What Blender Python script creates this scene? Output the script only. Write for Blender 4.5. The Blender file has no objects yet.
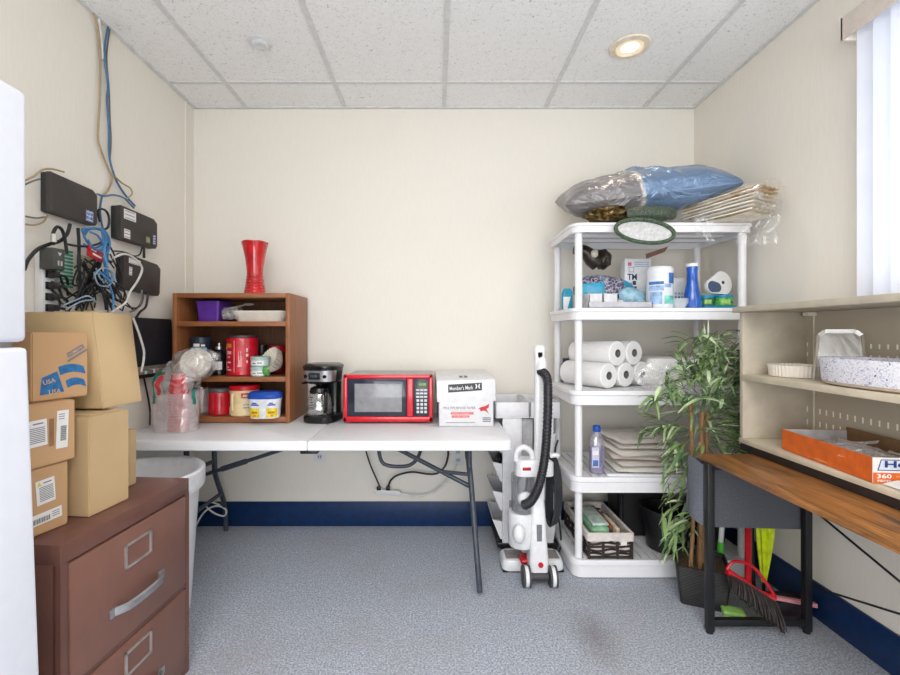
import bpy, bmesh, math, random
from mathutils import Vector, Matrix, noise
C = bpy.context.scene.collection
R = math.radians
rnd = random.Random(7)
F = 455.0          # focal length in pixels of the 900 px wide frame
CX, CY, EYE = 436.0, 333.0, 1.185
XL, XR, YB, ZC = -1.49, 1.588, 2.8, 2.57   # room shell

def at(px, py, Y):
    return Vector(((px - CX) * Y / F, Y, EYE - (py - CY) * Y / F))
def onz(px, py, z):
    Y = (EYE - z) * F / (py - CY)
    return at(px, py, Y)

# ------------------------------------------------------------------ materials
def lin(c):
    out = []
    for v in c:
        v /= 255.0
        out.append(v / 12.92 if v <= 0.04045 else ((v + 0.055) / 1.055) ** 2.4)
    return (out[0], out[1], out[2], 1.0)

class NT:
    def __init__(s, name):
        s.m = bpy.data.materials.new(name); s.m.use_nodes = True
        s.t = s.m.node_tree; s.b = s.t.nodes['Principled BSDF']; s.o = s.t.nodes['Material Output']
        s.tc = s.n('ShaderNodeTexCoord')
    def n(s, ty, **kw):
        x = s.t.nodes.new(ty)
        for k, v in kw.items():
            if k.startswith('i_'): x.inputs[int(k[2:])].default_value = v
            elif hasattr(x, k): setattr(x, k, v)
            else: x.inputs[k.replace('_', ' ')].default_value = v
        return x
    def l(s, a, b): s.t.links.new(a, b)
    def noise(s, scale, detail=3, rough=.5, vec=None, dist=0):
        x = s.n('ShaderNodeTexNoise', Scale=scale, Detail=detail, Roughness=rough, Distortion=dist)
        s.l(vec if vec else s.tc.outputs['Object'], x.inputs['Vector']); return x
    def map(s, scale, src='Object', loc=(0,0,0), rot=(0,0,0)):
        x = s.n('ShaderNodeMapping'); x.inputs['Scale'].default_value = scale
        x.inputs['Location'].default_value = loc; x.inputs['Rotation'].default_value = rot
        s.l(s.tc.outputs[src], x.inputs['Vector']); return x.outputs[0]
    def ramp(s, fac, stops, interp='LINEAR'):
        x = s.n('ShaderNodeValToRGB'); r = x.color_ramp; r.interpolation = interp
        while len(r.elements) < len(stops): r.elements.new(.5)
        for e, (p, c) in zip(r.elements, stops):
            e.position = p; e.color = lin(c) if len(c) == 3 else c
        s.l(fac, x.inputs[0]); return x.outputs[0]
    def mix(s, fac, a, b, mode='MIX'):
        x = s.n('ShaderNodeMix', data_type='RGBA', blend_type=mode)
        for sock, v in ((x.inputs[0], fac), (x.inputs[6], a), (x.inputs[7], b)):
            if isinstance(v, (int, float, tuple)): sock.default_value = v
            else: s.l(v, sock)
        return x.outputs[2]
    def math(s, op, a, b=None):
        x = s.n('ShaderNodeMath', operation=op)
        for k, v in ((0, a), (1, b)):
            if v is None: continue
            if isinstance(v, (int, float)): x.inputs[k].default_value = v
            else: s.l(v, x.inputs[k])
        return x.outputs[0]
    def bump(s, h, strength=.3, dist=.002):
        x = s.n('ShaderNodeBump'); x.inputs['Strength'].default_value = strength
        x.inputs['Distance'].default_value = dist; s.l(h, x.inputs['Height']); s.l(x.outputs[0], s.b.inputs['Normal'])
    def col(s, c): s.l(c, s.b.inputs['Base Color'])

_M = {}
def pm(name, rgb, rough=.5, var=.05, scale=30, bump=0, metal=0, spec=.5, coat=0, emit=0, bscale=None, stretch=None):
    """plain surface: base colour gently varied by noise"""
    if name in _M: return _M[name]
    k = NT(name); b = k.b
    vec = k.map(stretch) if stretch else None
    nz = k.noise(scale, 3, .55, vec)
    d = tuple(max(0, v * (1 - var * 1.6)) for v in rgb); u = tuple(min(255, v * (1 + var)) for v in rgb)
    k.col(k.ramp(nz.outputs[0], [(.3, d), (.7, u)]))
    b.inputs['Roughness'].default_value = rough; b.inputs['Metallic'].default_value = metal
    b.inputs['Specular IOR Level'].default_value = spec; b.inputs['Coat Weight'].default_value = coat
    if emit:
        b.inputs['Emission Color'].default_value = lin(rgb); b.inputs['Emission Strength'].default_value = emit
    if bump:
        n2 = k.noise(bscale or scale * 4, 4, .6, vec); k.bump(n2.outputs[0], bump)
    _M[name] = k.m; return k.m

def film(name, tint=(255,255,255), base=.10, crease=.5, scale=14, rough=.18):
    """thin clear plastic film: mostly transparent, whitish on the creases"""
    if name in _M: return _M[name]
    k = NT(name); t = k.t
    tr = k.n('ShaderNodeBsdfTransparent'); gl = k.n('ShaderNodeBsdfGlossy'); df = k.n('ShaderNodeBsdfDiffuse')
    gl.inputs['Roughness'].default_value = rough; df.inputs['Color'].default_value = lin(tint)
    gl.inputs['Color'].default_value = (1,1,1,1)
    nz = k.noise(scale, 4, .6, dist=1.2)
    f = k.ramp(nz.outputs[0], [(.42, (base, base, base, 1)), (.5, (crease, crease, crease, 1)), (.58, (base, base, base, 1))])
    bp = k.n('ShaderNodeBump'); bp.inputs['Strength'].default_value = .6; bp.inputs['Distance'].default_value = .01
    k.l(nz.outputs[0], bp.inputs['Height'])
    k.l(bp.outputs[0], gl.inputs['Normal'])
    m1 = k.n('ShaderNodeMixShader'); m1.inputs[0].default_value = .45
    k.l(df.outputs[0], m1.inputs[1]); k.l(gl.outputs[0], m1.inputs[2])
    m2 = k.n('ShaderNodeMixShader'); k.l(f, m2.inputs[0]); k.l(tr.outputs[0], m2.inputs[1]); k.l(m1.outputs[0], m2.inputs[2])
    k.l(m2.outputs[0], k.o.inputs['Surface'])
    _M[name] = k.m; return k.m

def wood(name, light, dark, rough=.45, axis='x', scale=1.0, blot=.0):
    if name in _M: return _M[name]
    k = NT(name)
    sc = {'x': (1.2, 14, 14), 'y': (14, 1.2, 14), 'z': (14, 14, 1.2)}[axis]
    v = k.map(tuple(a * scale for a in sc))
    n1 = k.noise(3.0, 6, .65, v, .8)
    c = k.ramp(n1.outputs[0], [(.25, dark), (.5, tuple((a + b) / 2 for a, b in zip(light, dark))), (.72, light)])
    if blot:
        n2 = k.noise(1.0, 4, .7, k.map(tuple(a * .5 * scale for a in sc), loc=(3.1, 1.7, 2.2)), 1.5)
        c = k.mix(k.ramp(n2.outputs[0], [(.50, (0,0,0,1)), (.70, (blot, blot, blot, 1))]), c, lin(tuple(v * .35 for v in dark)))
    k.col(c); k.b.inputs['Roughness'].default_value = rough
    k.bump(n1.outputs[0], .12)
    _M[name] = k.m; return k.m

# ------------------------------------------------------------------ mesh builder
class B:
    def __init__(s): s.v = []; s.f = []; s.mi = []
    def add(s, verts, faces, M=None, mi=0):
        o = len(s.v)
        s.v += [tuple(M @ Vector(v)) if M is not None else tuple(v) for v in verts]
        for f in faces: s.f.append([o + i for i in f]); s.mi.append(mi)
        return s
    def addbm(s, bm, M=None, mi=0):
        bm.verts.index_update()
        s.add([v.co[:] for v in bm.verts], [[v.index for v in f.verts] for f in bm.faces], M, mi); bm.free(); return s
    def box(s, x0, x1, y0, y1, z0, z1, bev=0, seg=2, M=None, mi=0):
        if bev <= 0:
            vs = [(x, y, z) for z in (z0, z1) for y in (y0, y1) for x in (x0, x1)]
            return s.add(vs, [(0,2,3,1),(4,5,7,6),(0,1,5,4),(2,6,7,3),(0,4,6,2),(1,3,7,5)], M, mi)
        bm = bmesh.new()
        bmesh.ops.create_cube(bm, size=1)
        for v in bm.verts:
            v.co = Vector(((x0 + x1) / 2 + v.co.x * (x1 - x0), (y0 + y1) / 2 + v.co.y * (y1 - y0), (z0 + z1) / 2 + v.co.z * (z1 - z0)))
        bmesh.ops.bevel(bm, geom=bm.edges[:], offset=bev, segments=seg, profile=.5, affect='EDGES')
        return s.addbm(bm, M, mi)
    def hexa(s, b4, t4, M=None, mi=0):
        """8-corner solid: bottom ring and top ring, counter-clockwise from above"""
        return s.add(list(b4) + list(t4), [(3,2,1,0),(4,5,6,7),(0,1,5,4),(1,2,6,5),(2,3,7,6),(3,0,4,7)], M, mi)
    def loft(s, rings, cap0=True, cap1=True, M=None, mi=0):
        n = len(rings[0]); vs = [p for r in rings for p in r]; fs = []
        for k in range(len(rings) - 1):
            for i in range(n):
                j = (i + 1) % n
                fs.append((k*n + i, k*n + j, (k+1)*n + j, (k+1)*n + i))
        if cap0: fs.append(tuple(range(n - 1, -1, -1)))
        if cap1: fs.append(tuple((len(rings) - 1) * n + i for i in range(n)))
        return s.add(vs, fs, M, mi)
    def lathe(s, prof, n=28, c=(0,0,0), M=None, mi=0, cap0=True, cap1=True, sx=1, sy=1, flute=0, nf=0):
        rings = []
        for r, z in prof:
            ring = []
            for i in range(n):
                a = 2 * math.pi * i / n
                q = r * (1 + flute * math.cos(nf * a)) if nf else r
                ring.append((c[0] + q * sx * math.cos(a), c[1] + q * sy * math.sin(a), c[2] + z))
            rings.append(ring)
        return s.loft(rings, cap0, cap1, M, mi)
    def cyl(s, p0, p1, r0, r1=None, n=16, mi=0, M=None):
        return s.tube([p0, p1], r0 if r1 is None else [r0, r1], n, mi=mi, M=M, smooth=0)
    def tube(s, pts, r, n=8, smooth=6, mi=0, M=None, cap=True):
        P = [Vector(p) for p in pts]
        if smooth and len(P) > 2:
            Q = []; rr = []
            for i in range(len(P) - 1):
                a = P[max(i-1, 0)]; b = P[i]; c = P[i+1]; d = P[min(i+2, len(P)-1)]
                for k in range(smooth):
                    t = k / smooth
                    Q.append(.5 * ((2*b) + (c - a)*t + (2*a - 5*b + 4*c - d)*t*t + (3*b - a - 3*c + d)*t**3))
                    if isinstance(r, list): rr.append(r[i] * (1-t) + r[i+1] * t)
            Q.append(P[-1]); P = Q
            if isinstance(r, list): r = rr + [r[-1]]
        rings = []; nrm = None
        for i, p in enumerate(P):
            t = (P[min(i+1, len(P)-1)] - P[max(i-1, 0)])
            if t.length < 1e-9: t = Vector((0,0,1))
            t.normalize()
            if nrm is None:
                nrm = t.orthogonal().normalized()
            else:
                nrm = (nrm - t * nrm.dot(t))
                nrm = nrm.normalized() if nrm.length > 1e-6 else t.orthogonal().normalized()
            bn = t.cross(nrm); q = r[i] if isinstance(r, list) else r
            rings.append([tuple(p + q * (math.cos(2*math.pi*k/n) * nrm + math.sin(2*math.pi*k/n) * bn)) for k in range(n)])
        return s.loft(rings, cap, cap, M, mi)
    def bar(s, p0, p1, w, h, up=(0,0,1), mi=0):
        """square bar between two points"""
        p0 = Vector(p0); p1 = Vector(p1); t = (p1 - p0).normalized(); u = Vector(up)
        a = t.cross(u)
        if a.length < 1e-5: a = t.cross(Vector((1,0,0)))
        a.normalize(); u = a.cross(t).normalized()
        q = [(-1,-1),(1,-1),(1,1),(-1,1)]
        return s.loft([[tuple(p + a*w/2*i + u*h/2*j) for i, j in q] for p in (p0, p1)], mi=mi)
    def prism(s, pts, z0, z1, M=None, mi=0):
        return s.loft([[(x, y, z0) for x, y in pts], [(x, y, z1) for x, y in pts]], M=M, mi=mi)
    def grid(s, fn, nu, nv, M=None, mi=0, wrap=False):
        vs = [fn(u / nu, v / nv) for v in range(nv + 1) for u in range(nu + 1)]
        fs = [(v*(nu+1)+u, v*(nu+1)+u+1, (v+1)*(nu+1)+u+1, (v+1)*(nu+1)+u) for v in range(nv) for u in range(nu)]
        return s.add(vs, fs, M, mi)
    def ball(s, c, r, sub=3, amp=0, fr=3.0, seed=0, M=None, mi=0, sq=1.0):
        bm = bmesh.new(); bmesh.ops.create_icosphere(bm, subdivisions=sub, radius=1)
        r = r if isinstance(r, (tuple, list)) else (r, r, r)
        for v in bm.verts:
            d = v.co.copy()
            k = 1 + (amp * noise.fractal(d * fr + Vector((seed, seed*1.7, 0)), .8, 2.1, 4) if amp else 0)
            q = Vector([math.copysign(abs(x) ** sq, x) for x in d])
            v.co = Vector((c[0] + q.x*r[0]*k, c[1] + q.y*r[1]*k, c[2] + q.z*r[2]*k))
        return s.addbm(bm, M, mi)
    def build(s, name, mats, parent=None, loc=None, ang=35, flat=False, rz=0):
        me = bpy.data.meshes.new(name); me.from_pydata(s.v, [], s.f)
        mats = mats if isinstance(mats, (list, tuple)) else [mats]
        for m in mats: me.materials.append(m)
        if len(mats) > 1: me.polygons.foreach_set('material_index', s.mi)
        bm = bmesh.new(); bm.from_mesh(me); bmesh.ops.recalc_face_normals(bm, faces=bm.faces[:]); bm.to_mesh(me); bm.free()
        if not flat:
            me.polygons.foreach_set('use_smooth', [True] * len(me.polygons)); me.set_sharp_from_angle(angle=R(ang))
        me.update()
        o = bpy.data.objects.new(name, me); C.objects.link(o)
        if parent: o.parent = parent
        if loc is not None: o.location = loc
        o.rotation_euler.z = rz
        return o

def tag(o, label, cat, group=None, kind=None):
    o['label'] = label; o['category'] = cat
    if group: o['group'] = group
    if kind: o['kind'] = kind
    return o
def thing(name, label, cat, loc=(0,0,0), rz=0, group=None):
    o = bpy.data.objects.new(name, None); o.empty_display_size = .05; C.objects.link(o)
    o.location = loc; o.rotation_euler.z = rz
    return tag(o, label, cat, group)
def struct(o): o['kind'] = 'structure'; return o
def kids(o): return [c for c in bpy.data.objects if c.parent == o]
def dup(o, loc=None, rz=None, label=None, parent=None):
    c = o.copy(); C.objects.link(c)
    if parent: c.parent = parent
    for ch in kids(o): dup(ch, parent=c)
    if loc is not None: c.location = loc
    if rz is not None: c.rotation_euler.z = rz
    if label: c['label'] = label
    return c
def text(s, w, mat, parent, M, name='lettering', h=None, bold=0, ext=.0004):
    """flat printed lettering as a mesh, centred on M's origin, w wide, lying in M's xy plane"""
    cu = bpy.data.curves.new(name, 'FONT'); cu.body = s; cu.align_x = 'CENTER'; cu.align_y = 'CENTER'
    cu.size = 1; cu.extrude = 0; cu.offset = bold; cu.resolution_u = 2
    tmp = bpy.data.objects.new(name, cu); C.objects.link(tmp)
    dg = bpy.context.evaluated_depsgraph_get(); me = bpy.data.meshes.new_from_object(tmp.evaluated_get(dg))
    bpy.data.objects.remove(tmp); bpy.data.curves.remove(cu)
    xs = [v.co.x for v in me.vertices]; ys = [v.co.y for v in me.vertices]
    kx = w / (max(xs) - min(xs)); ky = (h / (max(ys) - min(ys))) if h else kx
    mx = (max(xs) + min(xs)) / 2; my = (max(ys) + min(ys)) / 2
    for v in me.vertices: v.co = M @ Vector(((v.co.x - mx) * kx, (v.co.y - my) * ky, 0))
    me.materials.clear(); me.materials.append(mat); me.name = name
    o = bpy.data.objects.new(name, me); C.objects.link(o); o.parent = parent
    return o
def face(origin, right, up):
    """matrix whose xy plane lies on a face: x along right, y along up"""
    r = Vector(right).normalized(); u = Vector(up).normalized(); n = r.cross(u)
    M = Matrix((r, u, n)).transposed().to_4x4(); M.translation = Vector(origin); return M
def decal(parent, M, w, h, mat, name='printed_label', x=0, y=0, lift=.0006):
    b = B(); b.add([(x-w/2, y-h/2, lift), (x+w/2, y-h/2, lift), (x+w/2, y+h/2, lift), (x-w/2, y+h/2, lift)], [(0,1,2,3)], M)
    return b.build(name, mat, parent, flat=True)
def shape(parent, M, pts, mat, name, lift=.0006):
    b = B(); b.add([(x, y, lift) for x, y in pts], [tuple(range(len(pts)))], M); return b.build(name, mat, parent, flat=True)

# shared materials
WHITE = pm('white_plastic', (236,236,238), .35, .006)
WHITE2 = pm('soft_white_plastic', (226,227,229), .45, .008)
BLACK = pm('black_plastic', (24,24,27), .4, .15)
DGREY = pm('dark_grey_metal', (62,68,80), .4, .08)
CHROME = pm('brushed_steel', (190,190,192), .3, .06, metal=.9)
RED = pm('red_plastic', (190,18,36), .35, .08)
PAPER = pm('white_paper', (234,232,230), .8, .01)
CARD = pm('corrugated_cardboard', (198,158,116), .85, .015, 6, .05)
CARDL = pm('pale_cardboard', (198,170,128), .85, .015, 6, .05)
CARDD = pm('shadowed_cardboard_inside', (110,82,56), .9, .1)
CLEAR = film('clear_film', base=.07, crease=.28)
GREYINK = pm('grey_ink', (120,122,130), .7)
BLUEINK = pm('blue_ink', (44,110,166), .7, .1, 60)
BLACKINK = pm('black_ink', (36,36,40), .7)
# ------------------------------------------------------------------ room shell
def carpet_mat():
    k = NT('grey_blue_cut_pile_carpet')
    n1 = k.noise(135, 2, .8); n2 = k.noise(2.2, 4, .6); n3 = k.noise(38, 3, .6)
    c = k.ramp(n1.outputs[0], [(.28, (112,118,130)), (.5, (172,178,189)), (.72, (228,232,240))])
    c = k.mix(k.ramp(n2.outputs[0], [(.46, (0,0,0,1)), (.68, (.4,.4,.4,1))]), c, lin((166,158,160)))
    c = k.mix(k.ramp(n3.outputs[0], [(.4, (0,0,0,1)), (.68, (.28,.28,.28,1))]), c, lin((134,142,158)))
    # small brown stain
    g = k.n('ShaderNodeTexGradient', gradient_type='SPHERICAL'); k.l(k.map((9, 5, 1), loc=(-.62*9 , -1.78*5, 0)), g.inputs[0])
    c = k.mix(k.math('MULTIPLY', g.outputs['Fac'], .45), c, lin((96,76,66)))
    k.col(c); k.b.inputs['Roughness'].default_value = .95; k.b.inputs['Specular IOR Level'].default_value = .1
    k.bump(n1.outputs[0], .6, .004); return k.m
def wall_mat():
    k = NT('cream_woven_wallpaper')
    n1 = k.noise(1.0, 3, .6, k.map((110, 110, 12))); n2 = k.noise(1.1, 3, .5)
    c = k.ramp(n1.outputs[0], [(.3, (236,230,219)), (.7, (240,235,225))])
    c = k.mix(k.ramp(n2.outputs[0], [(.35, (0,0,0,1)), (.75, (.3,.3,.3,1))]), c, lin((230,223,213)))
    k.col(c); k.b.inputs['Roughness'].default_value = .85; k.bump(n1.outputs[0], .12, .002); return k.m
def ceil_mat():
    k = NT('fissured_acoustic_ceiling_tile')
    n1 = k.noise(85, 4, .7, dist=.6); n2 = k.noise(210, 2, .6)
    c = k.ramp(n1.outputs[0], [(.33, (196,195,193)), (.40, (246,245,244)), (.7, (252,252,251))])
    c = k.mix(k.ramp(n2.outputs[0], [(.30, (.6,.6,.6,1)), (.38, (0,0,0,1))]), c, lin((172,170,167)))
    k.col(c); k.b.inputs['Roughness'].default_value = .95; k.bump(n1.outputs[0], .5, .004); return k.m
WALL = wall_mat(); CEIL = ceil_mat()
NAVY = pm('navy_blue_vinyl_base', (8,46,92), .45, .1)
GRID = pm('ceiling_grid_metal', (220,220,219), .5, .03)
Y0 = -2.6
struct(B().box(XL-.1, XR+.1, Y0, YB+.1, -.1, 0).build('floor', carpet_mat()))
struct(B().box(XL-.1, XR+.1, Y0, YB+.1, ZC, ZC+.1).build('ceiling', CEIL))
struct(B().box(XL-.1, XL, Y0, YB+.1, 0, ZC).build('wall_left', WALL))
struct(B().box(XL, XR, YB, YB+.1, 0, ZC).build('wall_back', WALL))
WY0, WY1, WZ0, WZ1 = .35, 1.66, 1.31, 2.3
b = B().box(XR, XR+.1, WY1, YB+.1, 0, ZC).box(XR, XR+.1, Y0, WY0, 0, ZC).box(XR, XR+.1, WY0, WY1, 0, WZ0).box(XR, XR+.1, WY0, WY1, WZ1, ZC)
struct(b.build('wall_right', WALL))
struct(B().box(XL, XR-.012, YB-.012, YB, 0, .15, .003).build('baseboard_back', NAVY))
struct(B().box(XR-.012, XR, Y0, YB-.013, 0, .15, .003).build('baseboard_right', NAVY))
struct(B().box(XL, XL+.012, Y0, YB-.013, 0, .15, .003).build('baseboard_left', NAVY))
struct(B().box(XL+.0, XL+.006, 2.70, 2.715, .15, ZC).build('trim_1', WALL))
b = B()
for x in (-1.163, -.56, .049, .671, 1.274): b.box(x-.012, x+.012, Y0, YB-.02, ZC-.006, ZC)
for y in (2.51, 1.29, .07, -1.15): b.box(XL+.02, XR-.02, y-.012, y+.012, ZC-.0058, ZC)
struct(b.build('trim_2', GRID))
b = B().box(XL, XL+.022, Y0, YB, ZC-.008, ZC).box(XR-.022, XR, Y0, YB, ZC-.008, ZC).box(XL+.02, XR-.02, YB-.022, YB, ZC-.008, ZC)
struct(b.build('trim_3', GRID))
# window in the right wall, behind the blind
wf = B()
for y in (WY0, (WY0+WY1)/2, WY1-.04): wf.box(XR+.02, XR+.07, y, y+.04, WZ0, WZ1)
for z in (WZ0, WZ1-.04): wf.box(XR+.02, XR+.07, WY0, WY1, z, z+.04)
w = struct(wf.build('window_1', WHITE))
B().box(XR+.04, XR+.046, WY0+.03, WY1-.03, WZ0+.03, WZ1-.03).build('pane', film('window_glass', base=.06, crease=.06, rough=.02), w)

# vertical blind
k = NT('translucent_vinyl_slat'); tl = k.n('ShaderNodeBsdfTranslucent'); tl.inputs[0].default_value = lin((236,240,250))
k.b.inputs['Roughness'].default_value = .5
k.col(k.ramp(k.noise(8).outputs[0], [(.3, (226,230,242)), (.7, (236,239,248))]))
ms = k.n('ShaderNodeMixShader'); ms.inputs[0].default_value = .35
k.l(k.b.outputs[0], ms.inputs[1]); k.l(tl.outputs[0], ms.inputs[2]); k.l(ms.outputs[0], k.o.inputs['Surface']); SLAT = k.m
t = thing('vertical_blind', 'white vertical blind with cream valance over the window', 'blind', (1.54, 1.0, 1.0))
VAL = pm('cream_valance', (226,214,204), .4, .03)
B().box(-.038, -.030, -.72, .69, 1.268, 1.352, .002).box(-.038, .044, .68, .69, 1.268, 1.352, .002).build('valance', VAL, t)
B().box(-.012, .02, -.70, .67, 1.29, 1.33).build('head_rail', WHITE2, t)
for i in range(21):
    y = .612 - i * .061
    M = Matrix.Translation((.0, y, 0)) @ Matrix.Rotation(R(24), 4, 'Z')
    B().grid(lambda u, v: (.006*math.sin(math.pi*u), (u-.5)*.078, .315 + v*.975), 6, 1, M).build('slat', SLAT, t)

# downlight and ceiling sensor
t = thing('downlight', 'lit round recessed downlight with cream trim ring', 'ceiling light', (.936, 2.196, ZC-.006))
B().lathe([(.062,.0),(.066,-.006),(.092,-.004),(.096,.004),(.062,.004)], 40, cap0=False, cap1=False).build('trim_ring', pm('aged_cream_trim', (238,226,204), .5), t)
B().lathe([(.0005,-.001),(.040,-.001)], 32, cap0=False, cap1=False).build('lamp', pm('glowing_lamp', (255,240,215), .5, emit=7), t)
B().lathe([(.040,-.0012),(.063,-.0012)], 32, cap0=False, cap1=False).build('reflector', pm('warm_reflector', (246,224,190), .3, emit=.5), t)
t = thing('ceiling_sprinkler', 'small white round sprinkler cover set in the ceiling tile', 'sprinkler', (-.838, 2.166, ZC))
B().lathe([(.052,0),(.055,-.004),(.040,-.008),(.0005,-.008)], 32, cap1=False).build('escutcheon', WHITE2, t)
B().lathe([(.038,-.0085),(.040,-.016),(.033,-.022),(.0005,-.023)], 28, cap1=False).build('cover_cap', pm('greyed_white_cap', (222,224,226), .5), t)

# wall outlets
for x, z, lab in ((-.715, .45, 'white wall outlet under the fold of the folding table'), (.135, .43, 'white wall outlet with grey plug behind the right table leg')):
    t = thing('wall_outlet', lab, 'outlet', (x, YB, z))
    B().box(-.036, .036, -.006, 0, -.058, .058, .003).build('cover_plate', WHITE2, t)
    for dz in (-.024, .024):
        s = B().box(-.016, .016, -.008, -.005, dz-.014, dz+.014, .002).build('socket', pm('socket_ivory', (214,212,208), .5), t)
        B().box(-.008, -.004, -.0088, -.0075, dz-.006, dz+.007).box(.004, .008, -.0088, -.0075, dz-.006, dz+.007).build('slot', BLACK, s)

# ------------------------------------------------------------------ refrigerator
FR = pm('white_fridge_enamel', (233,236,246), .4, .006)
t = thing('refrigerator', 'tall white two-door refrigerator cut off by the left picture edge', 'refrigerator', (-1.16, .58, 0))
B().box(-.31, .235, -.35, .355, .03, 1.685, .012).build('body', FR, t)
B().box(.24, .30, -.355, .380, 1.166, 1.69, .012, 3).build('freezer_door', FR, t)
d = B().box(.24, .30, -.355, .382, .09, 1.155, .010, 3)
d.v = [(x + (.026 * max(0, (1.155 - z) / .70)), y, z) for x, y, z in d.v]
d = d.build('fridge_door', FR, t)
B().box(.22, .285, .33, .362, 1.156, 1.170, .003).build('hinge', pm('hinge_grey', (150,146,140), .4, metal=.4), t)
B().box(-.30, .22, -.34, .34, .0, .03).build('base', BLACK, t)
for z0, z1 in ((1.22, 1.5), (.75, 1.12)): B().box(.30+.035, .36, -.33, -.30, z0, z1, .008).box(.29, .35, -.328, -.302, z0+.01, z0+.05).box(.29,.35,-.328,-.302,z1-.05,z1-.01).build('handle', WHITE2, t)

# ------------------------------------------------------------------ filing cabinet
BRN = pm('brown_painted_steel', (126,88,76), .38, .04, 6, .03, bscale=400)
BRND = pm('dark_brown_painted_steel', (110,74,64), .35, .05, 6)
t = thing('filing_cabinet', 'brown steel two-drawer filing cabinet with metal handles beside the white fridge', 'filing cabinet', (-.884, 1.345, 0), R(-3.6))
b = B().box(-.55, -.012, -.255, .255, 0, .66, .001).box(-.552, 0, -.2555, .2555, .625, .676, .003)
b.box(-.02, 0, -.255, -.235, 0, .626).box(-.02, 0, .235, .255, 0, .626).box(-.02, -.001, -.24, .24, 0, .018).box(-.02, -.002, -.24, .24, .303, .315)
b.build('body', BRND, t)
STL = pm('satin_label_metal', (196,188,184), .35, .05, metal=.7)
for z0, z1 in ((.318, .620), (.022, .300)):
    d = B().box(-.018, .004, -.231, .231, z0, z1, .004).build('drawer', BRN, t)
    zc = (z0 + z1) / 2 + .078
    fr = B()
    for a in ((-.055,-.047), (.047,.055)): fr.box(.003, .009, a[0], a[1], zc-.035, zc+.035, .001)
    for a in ((-.035,-.028), (.028,.035)): fr.box(.003, .009, -.055, .055, zc+a[0], zc+a[1], .001)
    fr.build('label_holder', STL, d)
    B().box(.003, .0045, -.048, .048, zc-.029, zc+.029).build('label_card', BRN, d)
    zh = zc - .128
    h = B()
    prof = [(-.098,.006),(-.09,.016),(-.07,.028),(-.03,.033),(.03,.033),(.07,.028),(.09,.016),(.098,.006)]
    h.loft([[(x_-.003,y_,zh-.012),(x_+.004,y_,zh-.009),(x_+.004,y_,zh+.009),(x_-.003,y_,zh+.012)] for y_,x_ in prof])
    h.box(.003, .010, -.112, -.086, zh-.013, zh+.013, .002).box(.003, .010, .086, .112, zh-.013, zh+.013, .002)
    h.build('handle', CHROME, d)

# ------------------------------------------------------------------ cardboard boxes
def carton(name, label, far, rot, L, D, H, z0, mat, mat2=None, lean=0.0, open_top=False, seam=True):
    """far = far right bottom corner; L runs back toward the viewer, D toward the left wall"""
    t = thing(name, label, 'box', (far[0], far[1], z0), R(rot), 'cardboard boxes on the filing cabinet')
    def q(x, y, z): return (x - lean * z, y, z)
    e = .0
    bm = bmesh.new(); bmesh.ops.create_cube(bm, size=1)
    for v in bm.verts: v.co = Vector(((v.co.x-.5)*D, (v.co.y-.5)*L, (v.co.z+.5)*H))
    if open_top:
        bmesh.ops.delete(bm, geom=[f for f in bm.faces if f.normal.z > .9], context='FACES')
    bmesh.ops.bevel(bm, geom=[e for e in bm.edges if not e.is_boundary], offset=.003, segments=2, affect='EDGES')
    for v in bm.verts: v.co.x -= lean * v.co.z
    b = B().addbm(bm); o = b.build('carton_body', mat, t)
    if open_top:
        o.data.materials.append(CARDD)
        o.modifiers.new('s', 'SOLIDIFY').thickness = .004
    return t, o
A1 = (-.982, 1.215)
t1, o = carton('cardboard_box', 'brown box with two white stickers resting on the cabinet top, lowest of its stack', A1, -12, .17, .125, .170, .677, CARD)
M = face((.0006, 0, 0), (0,1,0), (0,0,1))
YEL = pm('yellow_sticker_ink', (214,204,70), .7)
def rect(b, M, x, y, w, h, lift, mi):
    b.add([(x-w/2,y-h/2,lift),(x+w/2,y-h/2,lift),(x+w/2,y+h/2,lift),(x-w/2,y+h/2,lift)], [(0,1,2,3)], M, mi); return b
def shipping(t, M, y, z, w, h, warn=True, ang=0):
    Mr = M @ Matrix.Translation((y, z, 0)) @ Matrix.Rotation(R(ang), 4, 'Z'); b = B()
    rect(b, Mr, 0, 0, w, h, .0006, 0)
    if w > h*.6 and h > .05:
        for i in range(9): rect(b, Mr, .03*w, h*(.20 - i*.068), w*.74, h*.032, .0009, 1)
        if warn: b.add([(-w*.44,h*.28,.001),(-w*.2,h*.28,.001),(-w*.32,h*.46,.001)], [(0,1,2)], Mr, 2)
        rect(b, Mr, w*.12, h*.36, w*.45, h*.05, .0009, 1)
    else:
        lg = w > h
        for i in range(16):
            k = .35 + .65*((i*7) % 5)/5
            if lg: rect(b, Mr, -w*.40 + i*w*.035, -h*.12, w*.012*(1+i%2), h*.45, .0009, 3)
            else: rect(b, Mr, w*.1, -h*.30 + i*h*.025, w*.5, h*.009*(1+i%2), .0009, 3)
        for i in range(3):
            if lg: rect(b, Mr, w*.32, h*(.22-i*.2), w*.22, h*.07, .0009, 1)
            else: rect(b, Mr, -w*.1, h*(.40-i*.06), w*.5, h*.02, .0009, 1)
    return b.build('sticker', [PAPER, GREYINK, YEL, BLACKINK], t, flat=True)
shipping(t1, M, -.058, .106, .046, .062, True, 4)
shipping(t1, M, -.060, .040, .085, .028, False, 3)
t2, o = carton('cardboard_box', 'brown box with two white labels, second of its stack under the blue-printed box', (-.970, 1.224), -13, .18, .13, .158, .849, CARD)
shipping(t2, M, -.035, .085, .030, .098, False, -2)
shipping(t2, M, -.100, .086, .055, .066, True, 2)
decal(t2, M, .012, .07, pm('brown_ink', (150,112,80), .8), 'faded_stamp', -.062, .082)
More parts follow.
